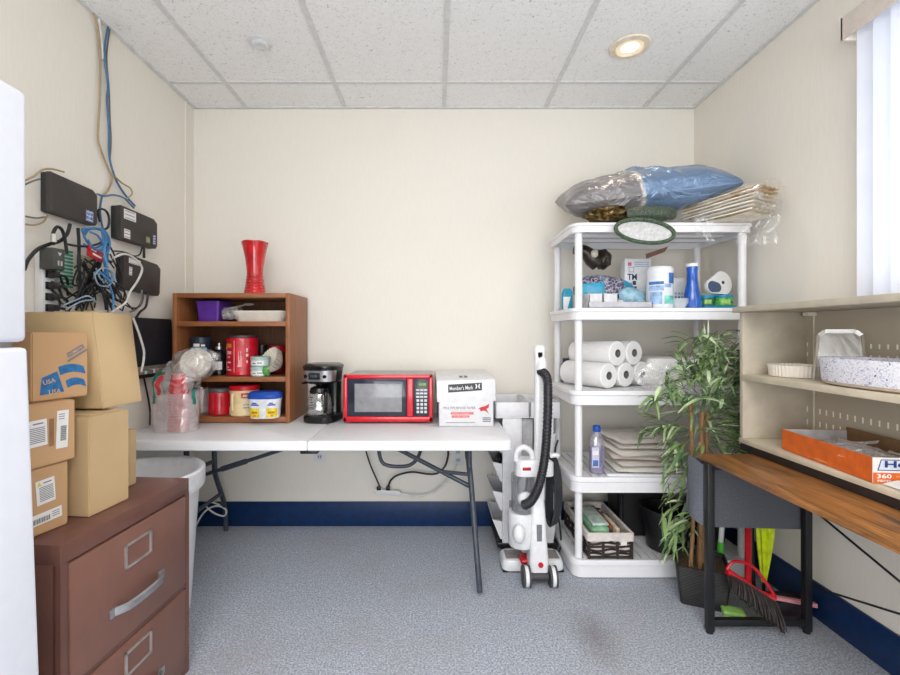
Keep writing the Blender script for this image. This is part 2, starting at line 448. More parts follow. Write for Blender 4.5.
t3, o = carton('cardboard_box', 'brown box with blue flag printing on its face, topmost of its stack', (-.984, 1.287), -14, .145, .15, .178, 1.009, CARD)
BI = BLUEINK
shape(t3, M, [(-.126,.016),(-.066,.019),(-.084,.075),(-.122,.060)], BI, 'blue_panel')
def arc_band(r0, r1, y0, y1, base):
    n = 10; up = []; lo = []
    for i in range(n+1):
        u = i/n; y = y0 + (y1-y0)*u
        up.append((y + .006*(1-u)*0, base + r1 + .012*math.sin(math.pi*min(1, .15+u*.75)))); lo.append((y + .012*(1-u)*0 + .006, base + r0 + .012*math.sin(math.pi*min(1, .15+u*.75))))
    return up + lo[::-1]
shape(t3, M, arc_band(.0, .022, -.082, -.014, .058), BI, 'blue_stripe')
shape(t3, M, arc_band(.0, .020, -.063, -.012, .022), BI, 'blue_stripe')
CARDI = pm('cardboard_lettering', (206,176,138), .8)
text('USA', .030, CARDI, t3, M @ Matrix.Translation((-.104,.050,.0011)) @ Matrix.Rotation(R(12),4,'Z'), bold=.015)
text('USA', .030, CARDI, t3, M @ Matrix.Translation((-.090,.022,.0011)) @ Matrix.Rotation(R(3),4,'Z'), bold=.015)
Mr = M @ Matrix.Translation((-.035,.126,.0008)) @ Matrix.Rotation(R(30),4,'Z')
decal(t3, Mr, .062, .005, GREYINK, 'printed_rule', -.002, -.012)
decal(t3, Mr, .050, .012, pm('blue_grey_ink', (112,118,136), .7), 'printed_strip', 0, .002)
text('DOMESTIC', .046, CARDI, t3, Mr @ Matrix.Translation((0,.002,.0009)), bold=.02, h=.008)
t4, o = carton('cardboard_box', 'tall plain tan box on the cabinet top beneath the leaning open box', (-.941, 1.395), -5.5, .143, .20, .276, .677, CARDL)
B().box(-.16, -.01, -.13, -.02, .2765, .2795).build('flap', CARDL, t4)
t5, o = carton('cardboard_box', 'small plain tan box at the back corner of the cabinet top', (-1.013, 1.54), -5, .13, .2, .185, .677, CARDL)
t6, o = carton('cardboard_box', 'large leaning open-topped tan box on top of the other boxes', (-.963, 1.492), -4, .158, .32, .284, .962, CARDL, lean=.13, open_top=True)
B().hexa([(-.357,-.155,.2845),(-.04,-.155,.2845),(-.04,-.148,.2845),(-.357,-.148,.2845)], [(-.36,-.005,.288),(-.06,-.06,.292),(-.06,-.055,.294),(-.36,.0,.29)]).build('flap', CARDL, t6)

# ------------------------------------------------------------------ trash can
t = thing('trash_can', 'round white trash can behind the filing cabinet under the table', 'trash can', (-1.237, 1.893, 0))
B().lathe([(.19,0),(.20,.01),(.236,.555),(.252,.56),(.252,.6),(.232,.6),(.226,.55),(.19,.03),(.0005,.03)], 40, cap1=False, sx=.95).build('bin_body', WHITE, t)
B().lathe([(.212,.40),(.224,.50),(.229,.585),(.235,.606),(.250,.610),(.258,.602),(.2575,.54),(.2555,.53)], 60, cap0=False, cap1=False, sx=.95, flute=.004, nf=11).build('liner', pm('white_bin_liner', (235,236,240), .3, .03, spec=.6), t)

# ------------------------------------------------------------------ folding table
TX0, TX1, TY0, TY1, TZ = -1.480, .346, 2.03, 2.765, .703
t = thing('folding_table', 'white plastic folding table with dark grey folding legs against the back wall', 'table', ((TX0+TX1)/2, (TY0+TY1)/2, 0))
ox, oy = (TX0+TX1)/2, (TY0+TY1)/2
def rrect(x0, x1, y0, y1, r, n=6):
    p = []
    for cx, cy, a0 in ((x1-r, y1-r, 0), (x0+r, y1-r, 90), (x0+r, y0+r, 180), (x1-r, y0+r, 270)):
        for i in range(n+1):
            a = R(a0 + 90*i/n); p.append((cx + r*math.cos(a), cy + r*math.sin(a)))
    return p
TT = pm('white_blow_moulded_top', (236,237,240), .42, .006)
fold = -.5757
for x0, x1, rl, rr in ((TX0, fold-.001, .05, .004), (fold+.001, TX1, .004, .05)):
    p = []
    for cx, cy, a0, r in ((x1-rr, TY1-rr, 0, rr), (x0+rl, TY1-rl, 90, rl), (x0+rl, TY0+rl, 180, rl), (x1-rr, TY0+rr, 270, rr)):
        for i in range(7):
            a = R(a0 + 90*i/6); p.append((cx + r*math.cos(a) - ox, cy + r*math.sin(a) - oy))
    mxc = sum(a for a, _ in p)/len(p)
    ins = lambda d: [((a - mxc)*(1 - d/((x1-x0)/2)) + mxc, b*(1 - d/((TY1-TY0)/2))) for a, b in p]
    B().loft([[(a, b, z) for a, b in q] for q, z in ((ins(.006), TZ-.046), (p, TZ-.042), (p, TZ-.009), (ins(.003), TZ-.003), (ins(.01), TZ))]).build('tabletop', TT, t)
def leg(pts, r=.0135): B().tube([(x-ox, y-oy, z) for x, y, z in pts], r, 12).build('leg', DGREY, t)
leg([(.165,2.27,.665),(.166,2.265,.53),(.17,2.23,.47),(.185,2.10,.2),(.198,2.055,.015)])
leg([(.165,2.47,.665),(.17,2.475,.53),(.178,2.51,.47),(.215,2.62,.2),(.235,2.68,.015)])
leg([(-1.245,2.27,.665),(-1.245,2.268,.53),(-1.25,2.255,.46),(-1.26,2.2,.2),(-1.27,2.165,.015)])
leg([(-1.20,2.46,.665),(-1.20,2.465,.47),(-1.205,2.49,.40),(-1.235,2.64,.22),(-1.246,2.69,.12),(-1.246,2.70,.015)])
b = B()
for p, q in (((.168,2.26,.50),(.172,2.48,.50)), ((-1.2475,2.26,.49),(-1.202,2.47,.49)), ((-1.257,2.21,.25),(-1.225,2.60,.27)), ((.187,2.12,.23),(.207,2.59,.23))):
    b.cyl([p[0]-ox,p[1]-oy,p[2]], [q[0]-ox,q[1]-oy,q[2]], .011)
b.build('leg_crossbar', DGREY, t)
b = B().cyl((.175-ox,2.26-oy,.42),(-.34-ox,2.37-oy,.655),.011).cyl((.17-ox,2.25-oy,.485),(.02-ox,2.29-oy,.489),.009).build('brace', DGREY, t)
b = B().cyl((-1.225-ox,2.40-oy,.436),(-.55-ox,2.40-oy,.655),.010).cyl((-1.13-ox,2.40-oy,.467),(-1.0-ox,2.40-oy,.509),.0145).build('brace', DGREY, t)
B().tube([(-.33-ox,2.5-oy,.66),(-.315-ox,2.5-oy,.54),(-.285-ox,2.5-oy,.465),(-.18-ox,2.5-oy,.452),(-.12-ox,2.5-oy,.475),(-.085-ox,2.5-oy,.54),(-.075-ox,2.5-oy,.66)], .010, 10).build('carry_handle', DGREY, t)
B().box(fold-.035-ox, fold+.045-ox, .0+TY0+.01-oy, TY0+.05-oy, .642, .658, .004).build('fold_latch', BLACK, t)
# ------------------------------------------------------------------ bookcase on the table
WD = wood('brown_laminate_wood', (172,112,68), (126,76,44), .45, 'z')
WDH = wood('brown_laminate_shelf_wood', (172,112,68), (126,76,44), .45, 'x')
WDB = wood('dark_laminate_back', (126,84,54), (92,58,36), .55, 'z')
bx0, bx1, by0, by1, bz0, bz1 = -1.405, -.78, 2.425, 2.762, TZ+.001, 1.398
t = thing('bookcase', 'small brown wooden bookcase standing on the left end of the table', 'bookcase', ((bx0+bx1)/2, (by0+by1)/2, bz0))
mx, my = (bx0+bx1)/2, (by0+by1)/2
def bb(x0,x1,y0,y1,z0,z1,name,m,bev=.0015): return B().box(x0-mx,x1-mx,y0-my,y1-my,z0-bz0,z1-bz0,bev).build(name,m,t)
bb(bx0,bx0+.022,by0,by1,bz0,bz1,'side_panel',WD); bb(bx1-.022,bx1,by0,by1,bz0,bz1,'side_panel',WD)
bb(bx0+.022,bx1-.022,by0,by1-.008,bz1-.024,bz1,'top_panel',WDH)
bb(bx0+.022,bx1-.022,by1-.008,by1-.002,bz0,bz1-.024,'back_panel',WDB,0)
S1, S2, S0 = 1.247, .951, .737
for z, h in ((S1,.026),(S2,.026),(S0,.030)): bb(bx0+.022,bx1-.022,by0+.004,by1-.008,z-h,z,'shelf',WDH)
e = .001
# red vase on top
VR = pm('glossy_red_glass', (200,28,34), .12, .12, 14, coat=.6)
v = B()
def vase(u, w):
    a = 2*math.pi*u; z = .288*w
    r = .040 + .029*abs((w-.38)/.62)**1.7 if w > .38 else .040 + .016*((.38-w)/.38)**1.3
    r += .0016*math.sin(w*120)*(w < .34) + .0012*math.sin(a*8)*max(0, w-.9)*10
    return (r*math.cos(a), r*math.sin(a), z + .0015*math.sin(a*6)*(w > .98))
v.grid(vase, 48, 64); v.lathe([(.0005,0),(.056,.0)], 48, cap1=False)
v = v.build('flower_vase', VR, loc=(-1.003, 2.52, bz1+e))
v.modifiers.new('s', 'SOLIDIFY').thickness = .003
tag(v, 'tall flared red glass vase standing on the bookcase', 'vase')
# top shelf
t = thing('storage_bin', 'purple plastic bin on the top shelf of the bookcase', 'bin', (-1.245, 2.56, S1+e))
PUR = pm('purple_plastic', (92,44,150), .4, .06)
B().loft([rrect3 for rrect3 in ([[(a,b_,z) for a,b_ in rrect(-w/2,w/2,-d/2,d/2,.012)] for w,d,z in ((.112,.15,0),(.126,.165,.104),(.132,.17,.104),(.132,.17,.112),(.123,.16,.112),(.108,.146,.004))])]).build('bin_body', PUR, t)
GL = film('clear_glass', base=.10, crease=.28, scale=9, rough=.05)
g = B().lathe([(.030,0),(.038,.09),(.036,.09),(.028,.004)], 28, M=Matrix.Rotation(R(82),4,'Y') @ Matrix.Rotation(R(0),4,'Z'), cap1=True).build('drinking_glass', GL, loc=(-1.165, 2.50, S1+.039))
tag(g, 'clear glass lying on its side beside the purple bin', 'glass')
g = B().loft([[(a,b_,z) for a,b_ in rrect(-w/2,w/2,-d/2,d/2,r)] for w,d,z,r in ((.26,.15,0,.05),(.31,.19,.045,.06),(.322,.20,.055,.06),(.322,.20,.058,.06),(.306,.186,.056,.06),(.25,.14,.005,.05))]).build('serving_dish', pm('white_ceramic', (232,226,214), .3, .02), loc=(-.972, 2.56, S1+e))
tag(g, 'white oblong dish on the top shelf of the bookcase', 'dish')
s = B().tube([(-.10,0,.0),(-.02,.005,.012),(.03,0,.022)], [.004,.005,.004], 8).ball((.055,0,.026), (.030,.018,.008), 2).build('spoon', pm('silver_spoon', (200,198,192), .3, .03, metal=.5), loc=(-1.10,2.54,S1+.072))
tag(s, 'pale metal spoon lying across the white dish rim', 'spoon')
# middle shelf
def lid_jar(name, label, cat, loc, prof, m, lidprof=None, lm=None, **kw):
    t = thing(name, label, cat, loc)
    B().lathe(prof, 36, **kw).build('can_body', m, t)
    if lidprof: B().lathe(lidprof, 36, **kw).build('lid', lm, t)
    return t
def bands(name, h, stops, rough=.4, interp='CONSTANT', extra=None):
    """print running in level bands up a package of height h"""
    k = NT(name); sx = k.n('ShaderNodeSeparateXYZ'); k.l(k.tc.outputs['Object'], sx.inputs[0])
    z = k.math('DIVIDE', sx.outputs[2], h); nz = k.noise(40)
    c = k.ramp(z, stops, interp); c = k.mix(k.math('MULTIPLY', nz.outputs[0], .12), c, lin((120,120,120)), 'MULTIPLY')
    k.col(c); k.b.inputs['Roughness'].default_value = rough; return k.m
t = lid_jar('coffee_can', 'large red plastic coffee can with dark lid on the middle shelf of the bookcase', 'coffee can', (-1.078, 2.535, S2+e),
    [(.078,0),(.083,.006),(.083,.20),(.080,.207)], pm('coffee_can_red', (196,22,40), .3, .07, coat=.3),
    [(.080,.2072),(.083,.209),(.083,.219),(.076,.222),(.0005,.222)], pm('dark_can_lid', (52,54,60), .4))
def wrap(parent, r, a0, a1, z0, z1, m, name, n=10):
    b = B(); b.grid(lambda u, v: (r*math.cos(R(a0+(a1-a0)*u)), r*math.sin(R(a0+(a1-a0)*u)), z0+(z1-z0)*v), n, 1)
    return b.build(name, m, parent)
PINKW = pm('pale_label_print', (236,196,196), .5); ORG = pm('orange_label_print', (224,120,40), .5, .15)
def wrapb(parent, r, items, mats, name='printed_label'):
    b = B()
    for a0, a1, z0, z1, mi in items:
        b.grid(lambda u, v: (r*math.cos(R(a0+(a1-a0)*u)), r*math.sin(R(a0+(a1-a0)*u)), z0+(z1-z0)*v), 8, 1, mi=mi)
    return b.build(name, mats, parent)
it = [(222,252,.152,.175,0), (262,264,.02,.19,1), (272,292,.02,.19,2)]
it += [(224+3*i, 226.2+3*i, .118, .135, 1) for i in range(9)] + [(228,246,.100,.106,1), (226,248,.07,.078,1), (230,250,.03,.036,1), (226,240,.045,.050,1)]
it += [(276+2*i, 277.4+2*i, .05, .06+.1*((i*3)%4)/4, 1) for i in range(7)]
it += [(306,312,.13,.15,1),(305,313,.105,.12,1),(306,311,.07,.085,1)]
wrapb(t, .0836, it, [ORG, PINKW, pm('brighter_red_print', (214,60,72), .4)])
t = lid_jar('spice_jar', 'small dark jar with black cap behind the coffee can', 'jar', (-1.018, 2.66, S2+e), [(.030,0),(.032,.004),(.032,.105),(.026,.115)], pm('dark_brown_jar', (48,38,34), .3), [(.030,.1152),(.030,.165),(.0005,.166)], BLACK)
t = lid_jar('spice_jar', 'small clear jar with red lid behind the coffee filters', 'jar', (-.930, 2.67, S2+e), [(.044,0),(.046,.004),(.046,.115),(.04,.12)], pm('dark_red_jar', (120,30,30), .3), [(.046,.1205),(.047,.158),(.042,.160),(.0005,.160)], RED)
TEAL = pm('pale_teal_tub', (190,208,204), .4, .03)
for k_, (z, lab) in enumerate(((0, 'pale teal tub with white label, lower of the two stacked tubs'), (.0535, 'pale teal tub resting on the lower teal tub'))):
    t = lid_jar('food_tub', lab, 'tub', (-.955, 2.475, S2+e+z), [(.045,0),(.049,.003),(.050,.036)], TEAL, [(.0515,.0362),(.0515,.050),(.048,.0525),(.0005,.0525)], pm('teal_tub_lid', (170,194,190), .4), )
    wrapb(t, .0505, [(225,310,.008,.030,0)] + ([(240,262,.014,.02,1),(272,300,.016,.022,1)]), [PAPER, GREYINK])
# pleated coffee filters lying on edge with a green band
t = thing('coffee_filters', 'stack of white pleated coffee filters in green packet on the middle shelf', 'coffee filters', (-.886, 2.50, S2+.001)); t.scale = (.94,.94,.97)
b = B()
Mx = Matrix.Translation((.0,0,.072)) @ Matrix.Rotation(R(-38),4,'Z') @ Matrix.Rotation(R(58),4,'X')
for i in range(5):
    b.lathe([(.028,-.032+i*.008),(.052,-.008+i*.007),(.072,.018+i*.008)], 96, M=Mx, flute=.055, nf=24, cap1=False, cap0=False)
b.lathe([(.0005,-.032),(.028,-.032)], 24, M=Mx, cap0=False, cap1=False)
b.build('filter_stack', pm('filter_paper', (228,220,206), .85, .04), t)
B().ball((-.030,-.062,.030), (.022,.016,.028), 3, .15, 3).build('packet', pm('green_packet_print', (70,140,60), .5, .35, 60), t)
t = lid_jar('food_tub', 'dark navy tub with pale blue label on the bookcase middle shelf', 'tub', (-1.305, 2.525, S2+e), [(.046,0),(.050,.005),(.052,.185)], pm('navy_tub', (34,42,62), .4), [(.054,.1852),(.054,.208),(.048,.213),(.0005,.213)], pm('navy_tub_lid', (40,48,66), .35))
wrapb(t, .0530, [(215,330,.095,.155,0), (255,290,.158,.175,1), (298,320,.16,.17,1)], [pm('sky_blue_label', (120,180,220), .5, .3, 60), PAPER])
t = lid_jar('syrup_bottle', 'black bottle with silver cap between navy tub and red coffee can', 'bottle', (-1.213, 2.545, S2+e), [(.032,0),(.035,.004),(.035,.10),(.030,.128),(.018,.140)], pm('black_bottle', (28,28,32), .25), [(.018,.1402),(.020,.142),(.020,.158),(.010,.162),(.009,.176),(.0005,.177)], CHROME)
wrapb(t, .0355, [(220,320,.03,.075,0)], [PAPER])
# clear sleeve of foam bowls lying in front of the middle shelf
t = thing('bowl_pack', 'white foam bowls in crumpled clear plastic on the bookcase middle shelf', 'bowl pack', (-1.262, 2.405, S2+.001))
Mx = Matrix.Translation((.015,-.03,.075)) @ Matrix.Rotation(R(12),4,'Z') @ Matrix.Rotation(R(78),4,'X')
b = B()
for i in range(4): b.lathe([(.034,-.02-i*.008),(.072,.025-i*.008),(.075,.027-i*.008),(.070,.024-i*.008),(.033,-.016-i*.008)], 32, M=Mx)
b.build('foam_bowls', pm('white_foam', (226,220,210), .8), t)
b = B().ball((.01,-.035,.075), (.118,.065,.085), 4, .16, 1.8, 3)
b.v = [(x, y, max(z, .004) if y > .014 else max(z, -.03)) for x, y, z in b.v]
b.build('plastic_sleeve', film('crumpled_clear_bag', base=.08, crease=.45, scale=16), t)
# bottom shelf
t = thing('pitcher', 'clear plastic pitcher on the bottom shelf of the bookcase', 'pitcher', (-1.318, 2.56, S0+e))
B().lathe([(.040,0),(.044,.004),(.054,.135),(.056,.136),(.052,.134),(.042,.006)], 30).build('pitcher_body', film('clear_hard_plastic', base=.22, crease=.4, scale=8, rough=.05), t)
b = B().tube([(.052,-.01,.115),(.078,-.015,.105),(.078,-.015,.05),(.049,-.01,.035)], .006, 8).build('handle', film('clear_hard_plastic'), t)
t = lid_jar('coffee_can', 'smaller red coffee can with grey lid on the bookcase bottom shelf', 'coffee can', (-1.196, 2.52, S0+e), [(.056,0),(.061,.005),(.061,.118),(.058,.123)], _M['coffee_can_red'], [(.058,.1232),(.061,.125),(.061,.142),(.055,.146),(.0005,.146)], pm('grey_can_lid', (92,90,92), .4))
b = B()
for a in (262, 300): b.tube([(.0625*math.cos(R(a)), .0625*math.sin(R(a)), .02),(.066*math.cos(R(a+3)),.066*math.sin(R(a+3)),.06),(.0625*math.cos(R(a)),.0625*math.sin(R(a)),.105)], .004, 6)
b.build('grip', _M['coffee_can_red'], t)
CRM = pm('cream_canister', (232,208,160), .4, .04)
t = lid_jar('creamer_canister', 'cream canister with red lid on the bookcase bottom shelf', 'canister', (-1.052, 2.50, S0+e), [(.070,0),(.077,.006),(.077,.04),(.073,.05),(.073,.115),(.077,.125),(.077,.138)], CRM, [(.080,.1382),(.080,.158),(.074,.163),(.0005,.163)], RED)
wrapb(t, .0776, [(280,330,.100,.125,0), (282,325,.03,.095,1), (286,318,.105,.117,1), (288,320,.06,.066,2), (288,316,.045,.05,2)], [RED, pm('cream_label', (226,206,170), .5), GREYINK])
b = B().tube([(-.035,-.070,.035),(-.032,-.078,.06),(-.032,-.078,.10),(-.035,-.070,.12)], .008, 8).build('grip', CRM, t)
# detergent tub with blue lid at the front edge
t = thing('detergent_tub', 'white oval tub with blue lid and yellow labels at bookcase front', 'tub', (-.905, 2.412, S0+e), R(4)); t.scale = (.88, .88, .92)
def oval(w, d, z, n=40, p=2.6):
    return [(math.copysign(abs(math.cos(2*math.pi*i/n))**(2/p), math.cos(2*math.pi*i/n))*w/2, math.copysign(abs(math.sin(2*math.pi*i/n))**(2/p), math.sin(2*math.pi*i/n))*d/2, z) for i in range(n)]
B().loft([oval(.165,.105,0), oval(.172,.110,.004), oval(.188,.122,.105), oval(.196,.128,.107), oval(.196,.128,.112)]).build('tub_body', pm('white_tub', (228,230,236), .35), t)
BL = pm('royal_blue_lid', (24,76,176), .35)
B().loft([oval(.197,.130,.1122), oval(.202,.134,.116), oval(.200,.132,.135), oval(.170,.105,.150), oval(.12,.07,.153)]).build('lid', BL, t)
def tubs(u0, u1, z0, z1, mi, b, off=.0008):
    def fn(u, v):
        zz = z0 + (z1-z0)*v; k_ = zz/.105; w = .172+.016*k_; d = .110+.012*k_
        x = u0 + (u1-u0)*u; xx = min(.999, abs(x)/(w/2)); y = -(d/2)*(1 - xx**2.6)**(1/2.6)
        return (x, y - off, zz)
    b.grid(fn, 8, 1, mi=mi)
b = B()
tubs(-.078,-.018,.008,.060,0,b); tubs(.022,.080,.008,.060,0,b); tubs(-.065,-.03,.030,.042,1,b,.0014); tubs(.032,.066,.030,.042,1,b,.0014)
tubs(-.055,-.035,.012,.025,3,b,.0014); tubs(.045,.06,.012,.025,3,b,.0014)
for x0,x1 in ((-.07,-.02),(.03,.072)): tubs(x0,x1,.075,.083,2,b); tubs(x0+.008,x1-.012,.085,.092,2,b)
b.build('printed_label', [pm('yellow_label', (236,206,40), .5, .08), pm('label_olive_ink', (150,130,30), .5), BL, ORG], t)
# clear bag of stacked red cups at the table's left end
cx, cy = -1.270, 2.245
REDC = pm('red_party_cup', (206,24,48), .35, .05)
cup = None
for i in range(12):
    z = TZ + .004 + i*.0145
    if cup is None:
        cup = B().lathe([(.050,0),(.050,.005),(.046,.006),(.040,.055),(.039,.057),(.032,.116),(.0005,.117)], 28, cap0=False, cap1=False).build('party_cup', REDC, loc=(cx, cy, z))
        tag(cup, 'red plastic cup stacked upside down inside the clear bag', 'cup', 'red cups stacked in the clear bag')
    else: dup(cup, (cx + .0003*math.sin(i*2.1), cy, z))
t = thing('plastic_bag', 'clear plastic bag with green and red print around the red cups', 'bag', (cx-.012, cy, TZ+.001))
def bagf(u, v):
    a = 2*math.pi*u; h = .335*v
    w = (.112 if v < .75 else .112 - .07*((v-.75)/.25)**1.5); d = (.075 if v < .7 else .075 - .045*(v-.7)/.3)
    k_ = 1 + .06*noise.fractal(Vector((math.cos(a)*1.5, math.sin(a)*1.5, v*3)), .8, 2, 4)
    return (w*k_*math.cos(a) + .03*max(0, v-.7), d*k_*math.sin(a), h + (.012*math.sin(a*5) if v > .95 else 0))
B().grid(bagf, 72, 40).build('bag_film', film('milky_clear_bag', base=.035, crease=.34, scale=14), t)
def bagf2(u, v):
    p = bagf(u, v*.60); return (p[0]*1.01, p[1]*1.02, p[2])
B().grid(lambda u, v: (lambda p: (p[0]*.97, p[1]*.97, p[2]))(bagf(u, v*.56 + .002)), 48, 14).build('printed_panel', film('frosted_pink_print', tint=(244,226,230), base=.42, crease=.5, scale=6), t)
def patch(name, u0, u1, v0, v1, m, wob):
    B().grid(lambda u, v: (lambda p: (p[0]*1.012, p[1]*1.012, p[2]))(bagf(u0 + (u1-u0)*u + wob*math.sin(v*9), v0 + (v1-v0)*v)), 4, 12).build(name, m, t)
patch('green_print', .598, .645, .42, .90, pm('green_bag_print', (22,134,112), .4, .15), .006)
patch('red_print', .66, .70, .55, .82, pm('red_bag_print', (206,54,62), .4, .15), .008)
patch('green_print', .92, .955, .40, .62, _M['green_bag_print'], .006)

# ------------------------------------------------------------------ coffee maker
t = thing('coffee_maker', 'black and steel drip coffee maker between bookcase and microwave', 'coffee maker', (-.622, 2.52, TZ+.001), R(-8)); t.scale = (.95, .95, .975)
BK = pm('glossy_black_plastic', (20,20,23), .22, .2)
def ov(w, d, z, y=0, p=3.2): return [(x, b_ + y, z_) for x, b_, z_ in oval(w, d, z, 40, p)]
B().loft([ov(.185,.23,0), ov(.195,.24,.006), ov(.195,.24,.032), ov(.18,.225,.040)]).build('base', BK, t)
B().loft([ov(.150,.08,.040,.075), ov(.145,.075,.12,.078), ov(.155,.08,.215,.075)]).build('water_tank', BK, t)
B().loft([ov(.140,.165,.212,-.01), ov(.185,.215,.225,0), ov(.198,.235,.29,0), ov(.200,.238,.296,0)]).build('brew_head', BK, t)
B().loft([ov(.202,.240,.2965,0), ov(.206,.244,.302,0), ov(.204,.242,.312,0), ov(.17,.20,.322,0)]).build('lid', BK, t)
def band(u, v):
    a = R(198 + 144*u); z = .228 + .060*v; k_ = .187 + .011*v + .006
    c_, s_ = math.cos(a), math.sin(a); p = 2/3.2
    return (math.copysign(abs(c_)**p, c_)*k_/2*1.005, math.copysign(abs(s_)**p, s_)*(k_+.03)/2*1.012, z)
pn = B().grid(band, 24, 2).build('control_band', CHROME, t)
fy = -.1185
B().box(-.040, .026, fy-.006, fy+.01, .240, .276, .002).build('display', pm('dark_display', (30,36,40), .15), pn)
text('10:08', .036, pm('display_digits', (120,140,150), .4), pn, face((-.008, fy-.0068, .259), (1,0,0), (0,0,1)), h=.014)
for x in (-.062, .050): B().cyl((x, fy+.012, .256), (x*.99, fy-.005 + abs(x)*.1, .256), .010, .009, 16).build('knob', BK, pn)
CG = film('coffee_pot_glass', tint=(190,190,188), base=.30, crease=.42, scale=5, rough=.05)
c = B().lathe([(.060,.042),(.068,.046),(.072,.075),(.066,.125),(.052,.160)], 36, c=(-.012,-.035,0), cap1=False).build('carafe', CG, t)
B().lathe([(.053,.158),(.056,.166),(.050,.186),(.030,.196),(.0005,.197)], 30, c=(-.012,-.035,0)).build('carafe_lid', BK, c)
B().tube([(.035,-.060,.165),(.052,-.104,.168),(.056,-.108,.13),(.052,-.100,.075),(.040,-.085,.062)], .010, 10).build('carafe_handle', BK, c)
B().lathe([(.0738,.072),(.0740,.080),(.0715,.088)], 36, c=(-.012,-.035,0), cap0=False, cap1=False).build('carafe_band', CHROME, c)
b = B()
for i in range(5): rect(b, face((-.03, -.104, .085+i*.014), (.96,-.28,0), (0,0,1)), 0, 0, .012 if i%2 else .02, .005, .001, 0)
b.build('fill_marks', BLACKINK, c)
B().box(-.09,-.075,-.10,.04,.212,.224).build('spout', BK, t)

# ------------------------------------------------------------------ microwave
t = thing('microwave', 'red microwave oven with grey top in the middle of the table', 'microwave', (-.255, 2.575, TZ+.001))
MR = pm('glossy_red_enamel', (214,16,38), .25, .05, coat=.4)
GS = pm('grey_microwave_case', (168,166,164), .4, .04)
B().box(-.232,.232,-.135,.165,.012,.255,.004).build('case', GS, t)
b = B()
x0,x1,z0,z1 = -.238,.238,.008,.260
b.box(x0,x1,-.162,-.134,z0,z0+.030,.006,3).box(x0,x1,-.162,-.134,z1-.022,z1,.006,3).box(x0,x0+.022,-.162,-.134,z0,z1,.006,3).box(x1-.022,x1,-.162,-.134,z0,z1,.006,3).box(x0+.01,x1-.01,-.146,-.1355,z0+.01,z1-.01)
b.build('front_frame', MR, t)
DG = pm('dark_glass', (44,50,66), .08, .05)
d = B().box(-.217,.099,-.160,-.146,.038,.238,.004).build('door', DG, t)
B().box(-.177,.074,-.1612,-.1596,.062,.212,.0005).build('window', pm('mesh_window_glass', (146,146,150), .12, .04), d)
B().box(.101,.134,-.172,-.146,.036,.239,.005,3).build('handle', MR, d)
p_ = B().box(.136,.217,-.1605,-.146,.038,.238,.003).build('control_panel', pm('dark_panel', (46,50,62), .25), t)
B().box(.157,.210,-.1615,-.1600,.196,.220).build('display', pm('green_display', (34,52,22), .2), p_)
text('0000', .036, pm('green_digits', (150,205,60), .5, emit=.4), p_, face((.183,-.162,.208), (1,0,0), (0,0,1)), h=.013)
b = B()
for r_ in range(3):
    for c_ in range(3): b.box(.150+c_*.0205, .167+c_*.0205, -.1620,-.1603, .174-r_*.018, .183-r_*.018)
for r_ in range(4):
    for c_ in range(3): b.box(.152+c_*.0205, .166+c_*.0205, -.1622,-.1603, .116-r_*.020, .129-r_*.020)
b.build('keypad', pm('keypad_print', (206,208,212), .5), p_)
b = B()
for x in (-.2,.2):
    for y in (-.11,.13): b.cyl((x,y,0),(x,y,.013),.012,n=12)
b.build('foot', BLACK, t)

# ------------------------------------------------------------------ copy paper box
t = thing('paper_box', 'white lidded copy paper box with red print right of the microwave', 'box', (.148, 2.55, TZ+.001), R(1.5))
B().box(-.137,.143,-.206,.18,0,.205,.003).build('box_body', pm('white_box_board', (222,221,224), .6, .02), t)
LB = pm('white_lid_board', (230,229,231), .6, .02)
Ml = Matrix.Translation((0,-.2,.232)) @ Matrix.Rotation(R(3),4,'X') @ Matrix.Rotation(R(-1.2),4,'Y') @ Matrix.Translation((0,.2,-.232))
l = B().box(-.150,.152,-.213,.19,.128,.240,.003,M=Ml).build('box_lid', LB, t)
M = Ml @ face((.000,-.2132,.197), (1,0,0), (0,0,1)) @ Matrix.Diagonal((1.08,1.08,1,1))
b = B().add([(-.085,-.018,.0006),(.076,-.011,.0006),(.076,.026,.0006),(-.085,.020,.0006)], [(0,1,2,3)], M)
b.build('black_print_band', pm('dark_print_band', (64,64,70), .6), l)
Mt = M @ Matrix.Translation((-.022,.003,.0012)) @ Matrix.Rotation(R(1.6),4,'Z')
text("Member's Mark", .112, PAPER, l, Mt, bold=.012, h=.020)
Mx = M @ Matrix.Translation((.056,.009,.0012)); q = .011
b = B()
for s_ in (-1, 1):
    b.add([(s_*q*1.1,q,0),(s_*q*.55,q,0),(s_*q*.12,0,0),(s_*q*.55,-q,0),(s_*q*1.1,-q,0),(s_*q*.72,0,0)], [(0,1,2,5),(5,2,3,4)], Mx)
b.build('emblem', PAPER, l)
Mtop = Ml @ face((-.005,-.10,.2406), (1,0,0), (0,1,0))
b = B(); rect(b, Mtop, -.012, 0, .018, .075, .0006, 0); rect(b, Mtop, .014, 0, .018, .075, .0006, 0); b.build('lid_print', GREYINK, l)
M = face((.003,-.2064,.065), (1,0,0), (0,0,1))
text('MULTIPURPOSE PAPER', .165, pm('slate_ink', (96,104,120), .7), t, M @ Matrix.Translation((-.035,.030,.0006)), h=.013)
RI = pm('red_print', (206,60,66), .7); SAL = pm('salmon_print', (222,110,110), .7)
text('8.5 X 11 INCH', .10, pm('faint_ink', (186,180,184), .7), t, M @ Matrix.Translation((-.025,.014,.0006)), h=.007)
b = B(); rect(b, M, -.022, .002, .118, .012, .0006, 0); rect(b, M, -.030, -.014, .092, .012, .0006, 0); b.build('red_print_bar', SAL, t)
